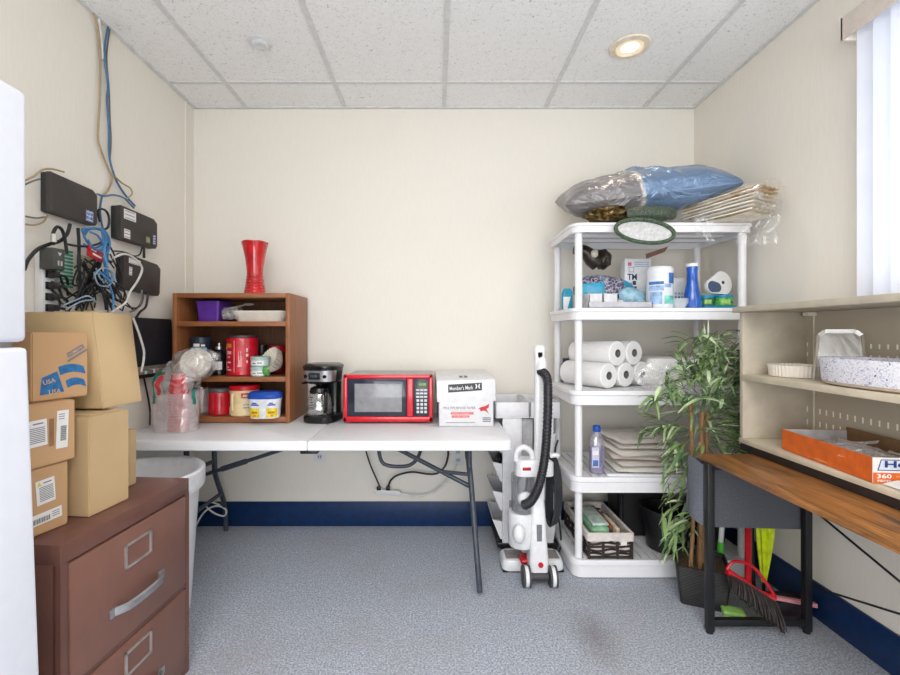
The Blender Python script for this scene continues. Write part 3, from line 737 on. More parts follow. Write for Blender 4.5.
text('5000 SHEETS', .105, pm('pale_red_print', (240,190,188), .7), t, M @ Matrix.Translation((-.022,.002,.001)), h=.007)
text('10 REAMS', .08, _M['pale_red_print'], t, M @ Matrix.Translation((-.030,-.014,.001)), h=.007)
shape(t, M @ Matrix.Translation((.095,.028,0)), [(-.034,-.004),(-.02,.006),(.0,.010),(.024,.024),(.020,.002),(.008,-.004),(.022,-.028),(.004,-.014),(-.008,-.012),(-.022,-.016),(-.024,-.006)], RI, 'red_emblem')
b = B()
for i in range(3): rect(b, M, .105, -.022 - i*.009, .042, .005, .0006, 0)
rect(b, M, -.03, -.045, .15, .0025, .0006, 0)
b.build('small_print', GREYINK, t)
# ------------------------------------------------------------------ network gear on the left wall
MODEM = pm('charcoal_textured_case', (62,56,54), .55, .06, 200, .1)
MODEMD = pm('near_black_case', (36,36,40), .45, .1)
LBLB = pm('blue_grey_label', (120,140,186), .6, .3, 90)
def modem(label, y0, y1, z0, z1, depth, stickers, tilt=0, ribs=3):
    t = thing('network_modem', label, 'modem', (XL+.001, (y0+y1)/2, (z0+z1)/2))
    w, h = (y1-y0)/2, (z1-z0)/2
    M = Matrix.Rotation(R(tilt), 4, 'X')
    b = B().box(0, depth*.55, -w, w, -h, h, .006, M=M)
    o = b.build('back_case', MODEMD, t)
    prof = []
    n = 10
    pts = [(-w,-h),(w*.92,-h),(w,-h*.8),(w,h*.72),(w*.80,h*.94)] + [(w*.8 - (w*1.8)*i/6, h*.94 + h*.06*i/6) for i in range(1,7)]
    Mp = M @ face((depth*.55,0,0), (0,1,0), (0,0,1))
    b = B().loft([[(a,c,0) for a,c in pts],[(a,c,depth*.40) for a,c in pts],[(a*.975,c*.965,depth*.45) for a,c in pts]], M=Mp)
    f = b.build('front_cover', MODEM, t)
    for y, z, sw, sh, kind in stickers:
        Ms = M @ face((depth,y,z), (0,1,0), (0,0,1)); s = B(); rect(s, Ms, 0,0,sw,sh,.001,0)
        nl = max(2, int(sh/.012))
        for i in range(nl): rect(s, Ms, 0, sh*(.36-.72*i/(nl-1)), sw*.8, sh*.07, .0014, 1)
        s.build('sticker', [PAPER, GREYINK] if kind == 'w' else [LBLB, PAPER] if kind == 'b' else [pm('olive_label', (150,160,120), .6), BLACKINK], f, flat=True)
    return t
modem('largest black modem high on the left wall beside the fridge', 1.71, 1.946, 1.642, 1.793, .042, [(.072,-.045,.042,.046,'b')])
modem('black modem with two white stickers on the left wall', 2.08, 2.348, 1.618, 1.770, .052, [(-.078,.042,.085,.045,'w'),(-.098,-.048,.042,.042,'w'),(.055,-.045,.030,.030,'o'),(.105,-.035,.022,.05,'b')])
modem('lowest of three black modems on the left wall, above the cardboard boxes', 2.112, 2.393, 1.385, 1.552, .040, [(-.068,.055,.085,.026,'w'),(-.095,.005,.022,.04,'w')], -3)
# monitor
t = thing('monitor', 'flat black screen mounted low on the left wall beside the bookcase', 'monitor', (XL+.002, 2.30, 1.145))
B().box(0,.02,-.08,.08,-.06,.06,.003).build('wall_bracket', BLACK, t)
s = B().loft([[(x,a,c) for a,c in rrect(-.185,.195,-.125,.115,.02)] for x in (.02,.036,.040)]); s.build('screen', pm('matte_black_screen', (34,35,42), .35, .1), t)
t = thing('cable_tray', 'small wall tray of colourful cards under the black screen', 'tray', (XL+.002, 2.28, .975))
B().box(0,.055,-.16,.13,-.012,-.004,.002).box(.050,.055,-.16,.13,-.004,.006,.001).build('tray_body', BLACK, t)
b = B()
for i in range(16): b.box(.006,.04,-.15+i*.017,-.137+i*.017,-.0035,.022+.006*math.sin(i*2.3), mi=i%4)
b.build('cards', [PAPER, pm('green_card', (110,150,110), .7), pm('rose_card', (190,120,116), .7), GREYINK], t)

# power strip and adapter, punch-down block, red card
t = thing('power_strip', 'white upright power strip with black plugs on the left wall', 'power strip', (XL+.001, 1.71, 1.36))
B().box(0,.035,-.026,.026,-.17,.12,.005).build('strip_body', WHITE2, t)
for i in range(4):
    z = .045 - i*.042
    p = B().box(.035,.040,-.018,.018,z-.014,z+.014,.002).box(.040,.068,-.016,.014,z-.012,z+.012,.005).tube([(.06,.010,z),(.065,.04,z-.005),(.05,.07,z-.03)], .005, 8)
    p.build('plug', BLACK, t)
B().box(.035,.042,-.018,.018,-.150,-.130,.002).build('rocker_switch', pm('dark_red_switch', (150,24,30), .4), t)
t = thing('power_adapter', 'dark grey power adapter with white print at the top of the power strip', 'power adapter', (XL+.037, 1.690, 1.462)); t.scale = (1, .58, .82)
a = B().box(0,.055,-.045,.045,-.052,.045,.006).build('adapter_body', pm('graphite_adapter', (70,72,70), .5, .06), t)
M = face((.0555,0,0),(0,1,0),(0,0,1)); b = B()
b.add([(-.018,.026,.0004),(0,.010,.0004),(.018,.026,.0004)], [(0,1,2)], M); rect(b, M, -.010,-.022,.014,.022,.0004,0); rect(b, M, .014,-.022,.014,.022,.0004,0); b.build('printed_mark', pm('pale_print', (190,196,190), .6), t)
t = thing('punch_down_block', 'green and white striped wiring block beside the power strip', 'wiring block', (XL+.001, 1.795, 1.448)); t.scale = (1, .78, .68)
b = B().box(0,.028,-.042,.042,-.13,.10,.003); b.build('block_body', pm('wiring_block_ivory', (214,222,212), .5), t)
b = B()
for i in range(11): b.box(.028,.034,-.038,.038,-.122+i*.0205,-.112+i*.0205)
b.build('terminal_strip', pm('green_terminals', (40,140,112), .45), t)
B().box(0,.012,-.075,-.050,-.11,.06,.002).build('mounting_rail', pm('green_rail', (60,130,80), .5), t)
t = thing('wall_backboard', 'tan board behind the wiring on the left wall', 'board', (XL, 1.95, 1.40))
B().box(0,.012,-.065,.02,-.14,.11,.001).build('board_panel', pm('tan_board', (196,180,146), .7), t)
t = thing('red_tag', 'bright red tag with white print among the blue cables', 'tag', (XL+.075, 1.885, 1.512)); t.scale = (1, .72, .8)
B().box(0,.006,-.058,.058,-.028,.026,.001,M=Matrix.Rotation(R(-12),4,'X')).build('tag_plate', RED, t)
b = B(); M = Matrix.Rotation(R(-12),4,'X') @ face((.0065,0,0),(0,1,0),(0,0,1)); rect(b,M,.01,-.006,.07,.010,.0004,0); rect(b,M,-.02,.012,.04,.006,.0004,0); b.build('printed_text', PAPER, t)

# cables
TANC = pm('tan_cable', (168,146,110), .5); BLUC = pm('blue_cable', (66,112,152), .45); BLKC = pm('black_cable', (30,31,36), .45, .1); WHC = pm('white_cable', (222,220,214), .45); GRC = pm('grey_cable', (120,118,114), .5)
SKY = pm('bright_blue_cable', (76,140,196), .4)
cab_groups = {}
def wallpt(px, py, off=.012):
    Y = (XL + off) * F / (px - CX); return at(px, py, Y)
def cable(pts, r, m, label, group=None, off=.012, offs=None):
    P = [wallpt(p[0], p[1], p[2] if len(p) > 2 else off) for p in pts]; o0 = P[0].copy()
    o = B().tube([p - o0 for p in P], r, 8, 7).build('cable', m, loc=o0)
    return tag(o, label, 'cable', group)
cable([(93,13),(98,30),(100,52),(100,95),(98,135),(101,150),(108,168),(112,178),(108,190),(102,196)], .0042, TANC, 'tan cable hanging from the ceiling, leftmost of the hanging cables')
cable([(99,19),(101,40),(103,60)], .006, WHC, 'short white cable end at the ceiling edge')
cable([(108,27),(105,45),(105,62),(108,85),(107,100),(109,130),(109,150),(111,165),(117,182),(126,196),(135,206)], .0045, BLUC, 'blue cable running from the ceiling to the stickered modem', off=.02)
cable([(110,28),(107,50),(107,66),(109,90),(110,120),(111,140),(110,158)], .0035, GRC, 'grey cable twisted with the blue ceiling cable', off=.012)
cable([(97,194),(104,196),(114,195),(124,198),(130,204),(134,208)], .0040, BLUC, 'blue cable curving between the two upper modems', off=.03)
cable([(113,175),(122,183),(130,188),(132,194),(126,199)], .0035, TANC, 'tan cable loop above the stickered modem', off=.03)
cable([(102,196),(100,210),(102,225),(106,242),(108,262)], .0042, BLUC, 'blue cable dropping beside the largest modem', off=.02)
cable([(24,181),(34,176),(42,170),(52,169),(64,172)], .0035, TANC, 'tan cable over the top of the largest modem, upper strand', off=.06)
cable([(24,185),(33,181),(40,179)], .0032, GRC, 'grey cable behind the largest modem, lower strand', off=.03)
cable([(24,216),(36,218),(45,217)], .0032, GRC, 'thin grey cable left of the largest modem', off=.02)
cable([(24,224),(34,225),(43,222),(47,216)], .0032, TANC, 'thin tan cable curling under the largest modem', off=.02)
cable([(100,222),(98,212),(101,209),(106,211),(109,218),(108,227),(103,230)], .005, BLKC, 'black cable loop between the two upper modems', off=.03)
bc = 'black cables tangled on the left wall'; bl = 'thin black cable in the tangle above the cardboard boxes'
cable([(24,270),(28,260),(38,249),(50,244),(60,241),(67,234),(70,224)], .0065, BLKC, 'thick black cable sweeping from the fridge up to the largest modem', off=.05)
cable([(53,245),(53,234),(57,227),(62,230),(65,240),(67,254)], .006, BLKC, 'thick black cable arched above the power adapter', off=.06)
cable([(54,242),(54,234)], .008, WHC, 'white cable end above the power adapter', off=.075)
cable([(78,228),(79,244),(79,262),(80,280),(80,292)], .006, BLKC, 'straight black cable hanging below the largest modem', off=.05)
tang = [
 [(60,276),(66,290),(78,296),(88,284),(96,268),(104,260),(112,262)], [(64,300),(74,294),(86,284),(92,270),(100,262)],
 [(70,304),(80,296),(92,286),(100,278),(108,272)], [(52,282),(58,286),(62,296),(68,302)], [(52,290),(58,296),(60,306)],
 [(74,268),(80,264),(88,262),(98,259),(108,261),(114,268)], [(78,270),(84,276),(80,290),(74,304)],
 [(98,284),(104,292),(112,296),(118,290),(121,278),(118,264),(112,250),(108,244)], [(92,302),(96,290),(104,284),(112,288),(116,300)],
 [(100,286),(104,298),(106,310)], [(96,288),(108,296),(120,302),(132,308),(140,306),(143,298),(142,292)],
 [(84,306),(92,294),(102,288),(112,290),(122,298),(134,311)], [(66,244),(78,246),(88,246),(98,244),(104,240)],
 [(110,254),(114,262),(122,280),(120,286)], [(112,251),(124,252),(134,256),(140,254),(142,247)],
 [(76,310),(84,296),(96,280),(106,276)], [(58,300),(66,305),(80,300),(94,296)], [(86,310),(90,300),(100,292),(110,302),(112,312)],
 [(68,312),(76,300),(90,290),(98,272),(102,258)], [(108,312),(106,300),(98,290),(88,298),(82,312)], [(96,262),(90,272),(84,284),(80,300),(82,312)],
]
for i, p in enumerate(tang):
    cable([(x, y, .03 + .006*(i % 8) + .014*math.sin(k_*1.3 + i)) for k_, (x, y) in enumerate(p)], .0034 if i % 3 else .0046, BLKC, bl, bc)
tr_ = random.Random(21)
for i in range(16):
    x0_, y0_ = tr_.uniform(78,112), tr_.uniform(258,275); x1_, y1_ = tr_.uniform(74,128), tr_.uniform(298,311)
    p = [(x0_, y0_), (x0_*.65+x1_*.35+tr_.uniform(-9,9), 279+tr_.uniform(-9,6)), (x0_*.3+x1_*.7+tr_.uniform(-10,10), 292+tr_.uniform(-6,6)), (x1_, y1_)]
    cable([(x, y, .03 + .05*tr_.random()) for x, y in p], .0032, BLKC, bl, bc)
cable([(148,292),(146,306),(140,312),(136,318)], .0055, BLKC, 'black cable hanging from the lowest modem', off=.04)
cable([(142,290),(141,302),(136,309),(130,312)], .0045, GRC, 'grey cable hanging from the lowest modem', off=.045)
cable([(144,247),(144,258)], .006, BLKC, 'short black cable plugged under the stickered modem', off=.05)
bluegrp = 'bright blue cables bundled on the left wall'
for i, p in enumerate(([(82,230),(86,240),(94,248),(102,244),(106,236),(100,230),(90,229),(84,236)], [(84,232),(92,228),(102,230),(108,238),(108,250),(107,262),(106,276)],
          [(88,240),(96,252),(104,250),(106,262),(108,276),(110,288)], [(84,244),(90,250),(100,254),(105,266),(104,280)], [(82,229),(96,228),(106,232),(110,244),(106,254),(98,250)], [(102,232),(104,246),(106,262),(108,280),(113,296),(113,308)],
          [(98,270),(104,276),(110,282),(112,274),(106,268)], [(90,232),(98,236),(103,246),(96,250),(90,244)], [(100,228),(106,240),(104,252),(108,268)])):
    cable([(x, y, .05 + .007*i + .01*math.sin(k_*1.7 + i)) for k_, (x, y) in enumerate(p)], .0042, SKY, 'bright blue cable in the coil below the upper modems', bluegrp)
palegrp = 'pale cables bundled on the left wall'
for i, p in enumerate(([(96,268),(100,278),(106,282),(112,278),(110,270)], [(94,272),(98,284),(108,286),(114,278)], [(62,306),(76,300),(88,296),(96,302)], [(66,310),(80,302),(92,300)], [(94,276),(102,268),(112,272),(116,282)])):
    cable([(x, y, .085 + .006*i) for x, y in p], .0030, pm('pale_blue_cable', (150,170,188), .45), 'pale blue cable in the tangle above the cardboard boxes', palegrp)
cable([(113,258),(124,254),(134,258),(142,268),(138,280),(130,292),(126,302),(118,308),(112,312)], .0050, WHC, 'white cable looping across the lowest modem', off=.085)
cable([(133,318),(137,328),(141,340),(144,352),(143,364),(141,372)], .0055, WHC, 'white cable hanging over the black screen', off=.075)
cable([(143,374),(147,392),(150,410),(150,425)], .0045, BLKC, 'thin black cable hanging below the black screen to the table', off=.02)

# cables and power strip under the table, on the back wall
def bcable(pts, r, m, label, Y=2.74, group=None):
    P = [at(p[0], p[1], p[2] if len(p) > 2 else Y) for p in pts]; o0 = P[0].copy()
    return tag(B().tube([p - o0 for p in P], r, 8, 7).build('cable', m, loc=o0), label, 'cable', group)
t = thing('power_strip', 'small white power strip under the table against the back wall', 'power strip', (at(389,492,2.76)))
B().box(-.085,.070,-.010,.016,-.016,.012,.004, M=Matrix.Rotation(R(5),4,'Y')).build('strip_body', WHITE2, t)
for x in (-.062, -.006): B().box(x-.012, x+.012, -.012,.012,.012,.034,.004).build('plug', BLACK, t)
bcable([(366,451),(370,464),(376,478),(380,487)], .0048, BLKC, 'straight black cord dropping under the table to the white power strip')
bcable([(388,487),(391,480),(398,475),(412,472),(428,474),(438,473),(445,466),(448,456),(448,450)], .0060, BLKC, 'looping black cord from the white power strip to under the microwave')
bcable([(400,493),(414,496),(430,494),(442,486),(452,474),(457,464)], .0055, WHC, 'white cord from the power strip up to the right outlet')
bcable([(150,452),(154,466),(157,480)], .0045, BLKC, 'thin black cord hanging under the left end of the table', 2.45)
bcable([(192,535,2.6),(200,518,2.62),(208,509,2.64),(218,506,2.66),(226,510,2.66),(224,516,2.66),(214,513,2.65),(206,506,2.64),(210,502,2.64),(220,505,2.66)], .0050, WHC, 'coiled white cord by the table leg and trash can')

# ------------------------------------------------------------------ white rolling storage cart
CW = pm('cart_white_plastic', (228,227,229), .4, .02)
t = thing('storage_cart', 'white plastic cart with tilted side bins between table and shelf', 'cart', (.493, 2.59, 0))
B().box(-.165,.165,-.15,.15,.035,.06,.006).build('base', BLACK, t)
for x in (-.13,.13):
    for y in (-.11,.11): B().cyl((x-.01,y,.022),(x+.01,y,.022),.022,n=16).build('caster', BLACK, t)
for s_ in (-1, 1):
    x = s_*.085
    o = B().box(x-.052,x+.052,-.155,-.14,.06,.735,.004).box(x-.052,x+.052,.14,.155,.06,.735,.004).build('upright_panel', CW, t)
    B().box(x-.016,x+.016,-.1565,-.1545,.19,.29,.0006).build('grip_slot', pm('slot_shadow_grey', (150,148,150), .6), o)
    b = B()
    x0, x1 = (-.175, .005) if s_ < 0 else (.010, .172)
    # open tray on top
    b.box(x0,x1,-.165,.165,.730,.742,.003).box(x0,x1,-.165,-.157,.735,.815,.003).box(x0,x1,.157,.165,.735,.815,.003).box(x0,x0+.007,-.165,.165,.735,.815,.003).box(x1-.007,x1,-.165,.165,.735,.815,.003)
    b.build('top_tray', CW, t)
for s_ in (-1, 1):
    for z in (.075, .230, .385, .540):
        b = B()
        xi, xo = s_*.036, s_*.142; xt = s_*(.185 if s_ < 0 else .152); y0, y1 = -.138, .138
        # tilted pocket: floor, leaning lip, two cheeks
        b.hexa([(xi,y0,z),(xo,y0,z),(xo,y1,z),(xi,y1,z)], [(xi,y0,z+.006),(xo,y0,z+.006),(xo,y1,z+.006),(xi,y1,z+.006)])
        b.hexa([(xo-.004,y0,z),(xo,y0,z),(xo,y1,z),(xo-.004,y1,z)], [(xt-.004,y0,z+.105),(xt,y0,z+.105),(xt,y1,z+.105),(xt-.004,y1,z+.105)])
        for y in (y0, y1):
            b.loft([[(xi,q,z),(xo,q,z),(xt,q,z+.105),(xi,q,z+.075)] for q in (y-.002, y+.002)])
        b.build('side_bin', CW, t)
B().box(-.030,.030,-.13,.13,.06,.72).build('core_panel', pm('grey_core_plastic', (186,184,186), .5), t)
t = thing('shoe_brush', 'dark rounded item in a side bin of the white cart', 'brush', (.345, 2.52, .475))
B().ball((0,0,.02),(.022,.05,.028),3,.1,3).build('brush_body', BLACK, t)
# ------------------------------------------------------------------ upright vacuum
VW = pm('vacuum_white', (230,230,232), .28, .02, coat=.3)
VG = film('smoky_canister', tint=(150,150,156), base=.45, crease=.55, scale=6, rough=.1)
HOSE = pm('black_ribbed_hose', (32,32,38), .45, .1)
vx, vy = .484, 2.16
t = thing('vacuum_cleaner', 'white upright vacuum cleaner with black hose standing before the white cart', 'vacuum', (vx, vy, 0))
def L(px, py, Y): p = at(px, py, Y); return (p.x - vx, p.y - vy, p.z)
h = B().loft([[(x,y,z) for x,y in rrect(-.155*s_,.150*s_,.085+i_,.225-i_,.03)] for s_,z,i_ in ((.97,.006,.004),(1,.012,0),(1,.040,0),(.96,.058,.006),(.85,.066,.02))]).build('floor_head', VW, t)
for x0_, x1_ in ((-.135,-.045),(.05,.13)): B().box(x0_,x1_,.10,.19,.0645,.0675,.002).build('head_window', pm('smoky_window', (140,134,130), .25), h)
B().box(-.154,.149,.088,.222,.003,.010).build('brush_strip', BLACK, h)
B().box(-.075,-.005,.03,.11,.066,.092,.012,3).build('pedal', pm('vacuum_red', (196,26,40), .3), t)
for x in (-.062, .062):
    w_ = B().tube([(x-.016,-.03,.046),(x+.016,-.03,.046)], .046, 32, 0).build('wheel', VW, t)
    B().tube([(x-.0175,-.03,.046),(x-.008,-.03,.046)], .0475, 32, 0).tube([(x+.008,-.03,.046),(x+.0175,-.03,.046)], .0475, 32, 0).build('tyre', pm('grey_tyre', (70,70,74), .6), w_)
B().tube([(-.04,-.03,.046),(.04,-.03,.046)], .02, 16, 0).build('axle', pm('dark_axle', (60,58,60), .5), t)
b = B().loft([[(x,y,z) for x,y in rrect(-w,w,y0,y1,.018)] for w,y0,y1,z in ((.044,-.035,.07,.055),(.045,-.04,.06,.11),(.038,-.03,.05,.22),(.034,-.02,.05,.34),(.032,0,.05,.40))])
nk = b.build('neck', VW, t)
B().cyl((0.004,-.037,.105),(0.004,-.046,.105),.012,n=20).build('red_button', RED, nk)
B().box(-.012,.012,-.031,-.024,.20,.285,.001).build('rating_label', GREYINK, nk)
b = B().box(-.012,.034,.0,.045,.38,1.105,.012,3)
b.build('handle_column', VW, t)
b = B().loft([[(x,y,z) for x,y in rrect(-w+.011,w+.011,.0,.05,.016)] for w,z in ((.022,1.06),(.027,1.08),(.027,1.115),(.020,1.125))])
b.build('handle_grip', VW, t)
# dust canister and motor housing
b = B().lathe([(.058,.16),(.064,.17),(.066,.31),(.062,.325)], 32, c=(-.070,.045,0)); b.build('motor_housing', VW, t)
b = B().lathe([(.052,.325),(.056,.33),(.058,.50),(.054,.505)], 32, c=(-.062,.045,0)); c = b.build('dust_canister', VG, t)
B().lathe([(.022,.33),(.030,.45),(.022,.50)], 24, c=(-.062,.045,0)).build('cyclone_core', pm('cyclone_grey', (120,118,120), .5), c)
b = B().loft([[(x,y,z) for x,y in rrect(-.105,.078,-.01,.10,.03)] for z in (.505,.515,.565)] + [[(x*.9,y*.9,z) for x,y in rrect(-.10,.07,.0,.09,.03)] for z in (.58,)])
hd = b.build('canister_lid', VW, t)
b = B().tube([(-.10,.03,.57),(-.095,.03,.615),(-.06,.03,.635),(-.025,.03,.61),(-.02,.03,.57)], .014, 12).build('carry_handle', VW, t)
B().box(-.075,-.035,-.0125,-.009,.535,.55,.001).build('red_badge', RED, hd)
B().ball((-.095,-.03,.245),(.03,.03,.045),3).build('cup_latch', VW, t)
B().ball((-.062,-.005,.40),(.035,.03,.035),3).build('hose_port', VW, t)
# ribbed hose
pts = [L(541,371,2.15), L(547,378,2.10), L(548,400,2.08), L(547,430,2.08), L(545,455,2.08), L(541,478,2.08), L(536,493,2.08), L(530,502,2.09), L(524,505,2.12)]
hs = B().tube(pts, .020, 14, 22)
n = 14; cnt = len(hs.v)//n
P = [sum((Vector(hs.v[i*n+j]) for j in range(n)), Vector())/n for i in range(cnt)]
for i in range(cnt):
    k_ = 1.10 if i % 3 == 0 else .96
    for j in range(n): hs.v[i*n+j] = tuple(P[i] + (Vector(hs.v[i*n+j]) - P[i])*k_)
hs.build('hose', HOSE, t, ang=60)
B().tube([L(541,371,2.15), L(542,364,2.16), L(540,358,2.19)], .024, 14, 4).build('hose_cuff', VW, t)
b = B()
for i in range(7):
    dx = (i-3)*.006; b.tube([(.075+dx,.02+.006*i,.60),(.10+dx,.02+.004*i,.50),(.105+dx,.02+.004*i,.36),(.085+dx,.02+.006*i,.26),(.066+dx,.03+.004*i,.30),(.066+dx,.03+.004*i,.45),(.07+dx,.025+.004*i,.58),(.075+dx,.02+.006*i,.60)], .0048, 6, 6)
b.build('power_cord', BLKC, t)
B().tube([(.05,.03,.59),(.09,.02,.60),(.10,.01,.595)], .011, 10).build('cord_hook', VW, t)
bcable([(558,440,2.405),(555,455,2.405),(557,500,2.405),(561,540,2.405),(559,552,2.405)], .005, BLKC, 'black cord trailing from the vacuum beside the shelf post')
# ------------------------------------------------------------------ white plastic shelving unit
sx0, sx1, sy0, sy1 = .655, 1.548, 2.19, 2.665
SHZ = [.09, .489, .905, 1.306, 1.717]
SW = pm('white_shelf_resin', (234,233,235), .42, .006)
t = thing('shelving_unit', 'white five-tier plastic shelving unit in the back right corner', 'shelving unit', ((sx0+sx1)/2, (sy0+sy1)/2, 0))
ox, oy = (sx0+sx1)/2, (sy0+sy1)/2
HW, HD = (sx1-sx0)/2, (sy1-sy0)/2
for i, z in enumerate(SHZ):
    h = (.085,.075,.068,.056,.044)[i]
    b = B()
    # rim as a closed ring with rounded corners
    o_ = rrect(-HW,HW,-HD,HD,.055); i_ = rrect(-HW+.022,HW-.022,-HD+.022,HD-.022,.035)
    o2 = rrect(-HW+.006,HW-.006,-HD+.006,HD-.006,.05)
    rings = [[(x,y,z-h) for x,y in i_],[(x,y,z-h) for x,y in o2],[(x,y,z-h*.35) for x,y in o2],[(x,y,z-h*.30) for x,y in o_],[(x,y,z-.004) for x,y in o_],[(x*.995,y*.993,z) for x,y in o_],[(x,y,z) for x,y in i_],[(x,y,z-h) for x,y in i_]]
    b.loft(rings, False, False)
    n = 21; w_ = (2*HW-.04)/n
    for k_ in range(n):
        x = -HW+.02+k_*w_; b.box(x+.004, x+w_-.003, -HD+.02, HD-.02, z-.010, z-.0005)
    for y in (-HD*.5, 0, HD*.5): b.box(-HW+.02, HW-.02, y-.012, y+.012, z-.024, z-.006)
    b.build('shelf', SW, t)
for x in (-HW+.045, HW-.045):
    for y in (-HD+.045, HD-.045):
        b = B()
        for i in range(4): b.cyl((x,y,SHZ[i]-.002),(x,y,SHZ[i+1]-.040),.0185,n=20)
        b.build('post', SW, t)
e = .001
# ---- on top: pillow
k = NT('satin_with_painted_sheen'); sep = k.n('ShaderNodeSeparateXYZ'); k.l(k.tc.outputs['Object'], sep.inputs[0])
wob = k.noise(7, 3, .5); fx = k.math('ADD', k.math('ADD', sep.outputs[0], k.math('MULTIPLY', sep.outputs[1], .08)), k.math('MULTIPLY', k.math('SUBTRACT', wob.outputs[0], .5), .10))
c = k.ramp(k.math('ADD', fx, .5), [(.425, (122,118,119)), (.437, (196,188,180)), (.452, (98,122,152)), (.9, (104,128,160))])  # grey-blue split paints the satin's sheen, pale stop the fold's highlight
k.col(c); k.b.inputs['Roughness'].default_value = .24; k.b.inputs['Metallic'].default_value = .35; k.b.inputs['Sheen Weight'].default_value = .2; k.b.inputs['Specular IOR Level'].default_value = .7
n5 = k.noise(9, 4, .55, k.map((1,2.2,1.5)), 1.2); k.bump(n5.outputs[0], .6, .03)
def pil(u, v, top=True):
    x = 2*u-1; y = 2*v-1
    e1 = max(0, 1-abs(x)**2.6); e2 = max(0, 1-abs(y)**2.6)
    th = (e1*e2)**.42
    px = x*(1-.13*(1-abs(y))**1.0*abs(x)**3*0 - .06*(1-y*y)*abs(x)**4); py = y*(1 - .10*(1-x*x)*y**4)
    wr = .010*noise.noise(Vector((x*4,y*3,1 if top else 5))) + .012*noise.noise(Vector((x*2+y*3,y-x,3)))
    wr += .018*math.exp(-((x+y*.35-.0)/.05)**2)*(1 if top else .3)*th - .014*math.exp(-((x-.30+.1*y)/.05)**2)*th - .016*math.exp(-((x+.45+.4*y)/.06)**2)*th
    return (px*.415, py*.215, (th*.118 + wr*th) if top else (-th*.105 + wr*th))
b = B().grid(lambda u,v: pil(u,v), 64, 40).grid(lambda u,v: pil(u,v,False), 64, 40)
p = b.build('pillow', k.m, loc=(1.078, 2.41, 1.924), ang=80)
p.rotation_euler = (R(18), R(-5), R(-9)); 
tag(p, 'shiny grey and blue satin pillow lying on the top shelf', 'pillow')
# bronze cloth and green lined stocking under it
q = B().ball((0,0,.055),(.115,.10,.045),4,.30,2.4,5)
q.v = [(x,y,max(z,.002)) for x,y,z in q.v]
q = q.build('sequin_cloth', pm('bronze_sequin', (96,78,44), .28, .45, 60, .6, metal=.6, bscale=160), loc=(.875, 2.30, 1.7185))
tag(q, 'crumpled bronze shiny cloth under the left side of the pillow', 'cloth')
t = thing('green_stocking', 'dark green knitted stocking with white lining hanging over the top shelf edge', 'stocking', (.985, 2.16, 1.668))
GRN = pm('green_knit', (72,88,70), .9, .3, 120, .8, bscale=220); FLE = pm('white_fleece', (206,206,204), .95, .06, 60, .6, bscale=120)
el = [(-.002 + .137*math.cos(a) , -.018+.030*math.sin(a)*0 - .012*math.sin(a), -.004 + .050*math.sin(a) - .016*math.cos(a)) for a in [2*math.pi*i/28 for i in range(29)]]
B().tube(el, .0095, 10, 3).build('rim', GRN, t)
def flc(u, v):
    a = 2*math.pi*u; r = v
    return (-.002 + .135*r*math.cos(a), -.018 - .012*r*math.sin(a) + .010*(1-r*r) + .003*noise.noise(Vector((r*6*math.cos(a), r*6*math.sin(a), 2))), -.004 + .049*r*math.sin(a) - .016*r*math.cos(a))
B().grid(flc, 40, 10).build('fleece_lining', FLE, t)
b = B().tube([(-.06,.05,.088),(.02,.03,.094),(.10,.03,.090),(.165,.045,.094)], [.030,.034,.036,.026], 14, 6)
b.v = [(x + .005*noise.noise(Vector((x*60,y*60,z*60))), y, z + .006*noise.noise(Vector((x*70,y*70,z*70+4)))) for x,y,z in b.v]
b.build('cuff', pm('dark_green_sequin', (58,68,54), .5, .5, 140, .9, bscale=200), t)
# wrapped cream bundles at right
CRE = [pm('cream_folded_cloth', (240,228,208), .8, .04, 20, .3), pm('tan_folded_cloth', (226,202,164), .8, .08, 24, .4), pm('ivory_folded_cloth', (242,234,220), .8, .04, 20, .4)]
tb = Vector((1.402, 2.20, 1.7185)); ang = R(-62)
labs = ['tan pleated cloth bundle, topmost of the wrapped pile on the shelf', 'cream pleated cloth bundle, second in the wrapped pile', 'ivory pleated cloth bundle, third in the wrapped pile', 'pale pleated cloth bundle at the bottom of the wrapped pile']
for i in range(4):
    zz = .098 - i*.0305
    def bun(u, v, s_):
        x = (u-.5)*(.37 - .015*i); w_ = .078 + .012*u
        y = (v-.5)*2*w_
        z = zz + .018*(u-.3)*(1.2-i*.3) + s_*(.0115 + .003*math.sin(y*160 + i)) * (1 if .02 < v < .98 else .5) + .002*noise.noise(Vector((x*8,y*8,i*3)))
        return (x, y, max(z, .001))
    b = B().grid(lambda u,v: bun(u,v,1), 26, 40).grid(lambda u,v: bun(u,v,-.6), 26, 40)
    o = b.build('cloth_bundle', CRE[(1,0,2,0)[i]], loc=tb, ang=60, rz=ang)
    tag(o, labs[i], 'cloth bundle', 'pleated cloth bundles in clear wrap')
def wr_(u, v):
    a = 2*math.pi*v; x = (u-.5)*.42
    k_ = 1 + .10*noise.fractal(Vector((x*8, math.cos(a)*2, math.sin(a)*2)), .8, 2, 4)
    return (x, (.088+.012*u)*1.1*k_*math.cos(a), max(.0015 if u < .55 else -.12*(u-.55), .068 + .074*k_*math.sin(a) + .02*(u-.3)))
o = B().grid(wr_, 40, 48).build('plastic_wrap', film('loose_clear_wrap', base=.06, crease=.34, scale=14), loc=tb, rz=ang)
tag(o, 'clear plastic wrap around the cream cloth bundles on the top shelf', 'plastic wrap')
def tail(u, v):
    return ((u-.5)*.16 + .01*math.sin(v*7), .012*math.sin(u*14+v*5), -.13*v + .006*math.sin(u*20))
o = B().grid(tail, 24, 20).build('plastic_wrap', CLEAR, loc=(1.475, 2.09, 1.72), rz=R(-35))
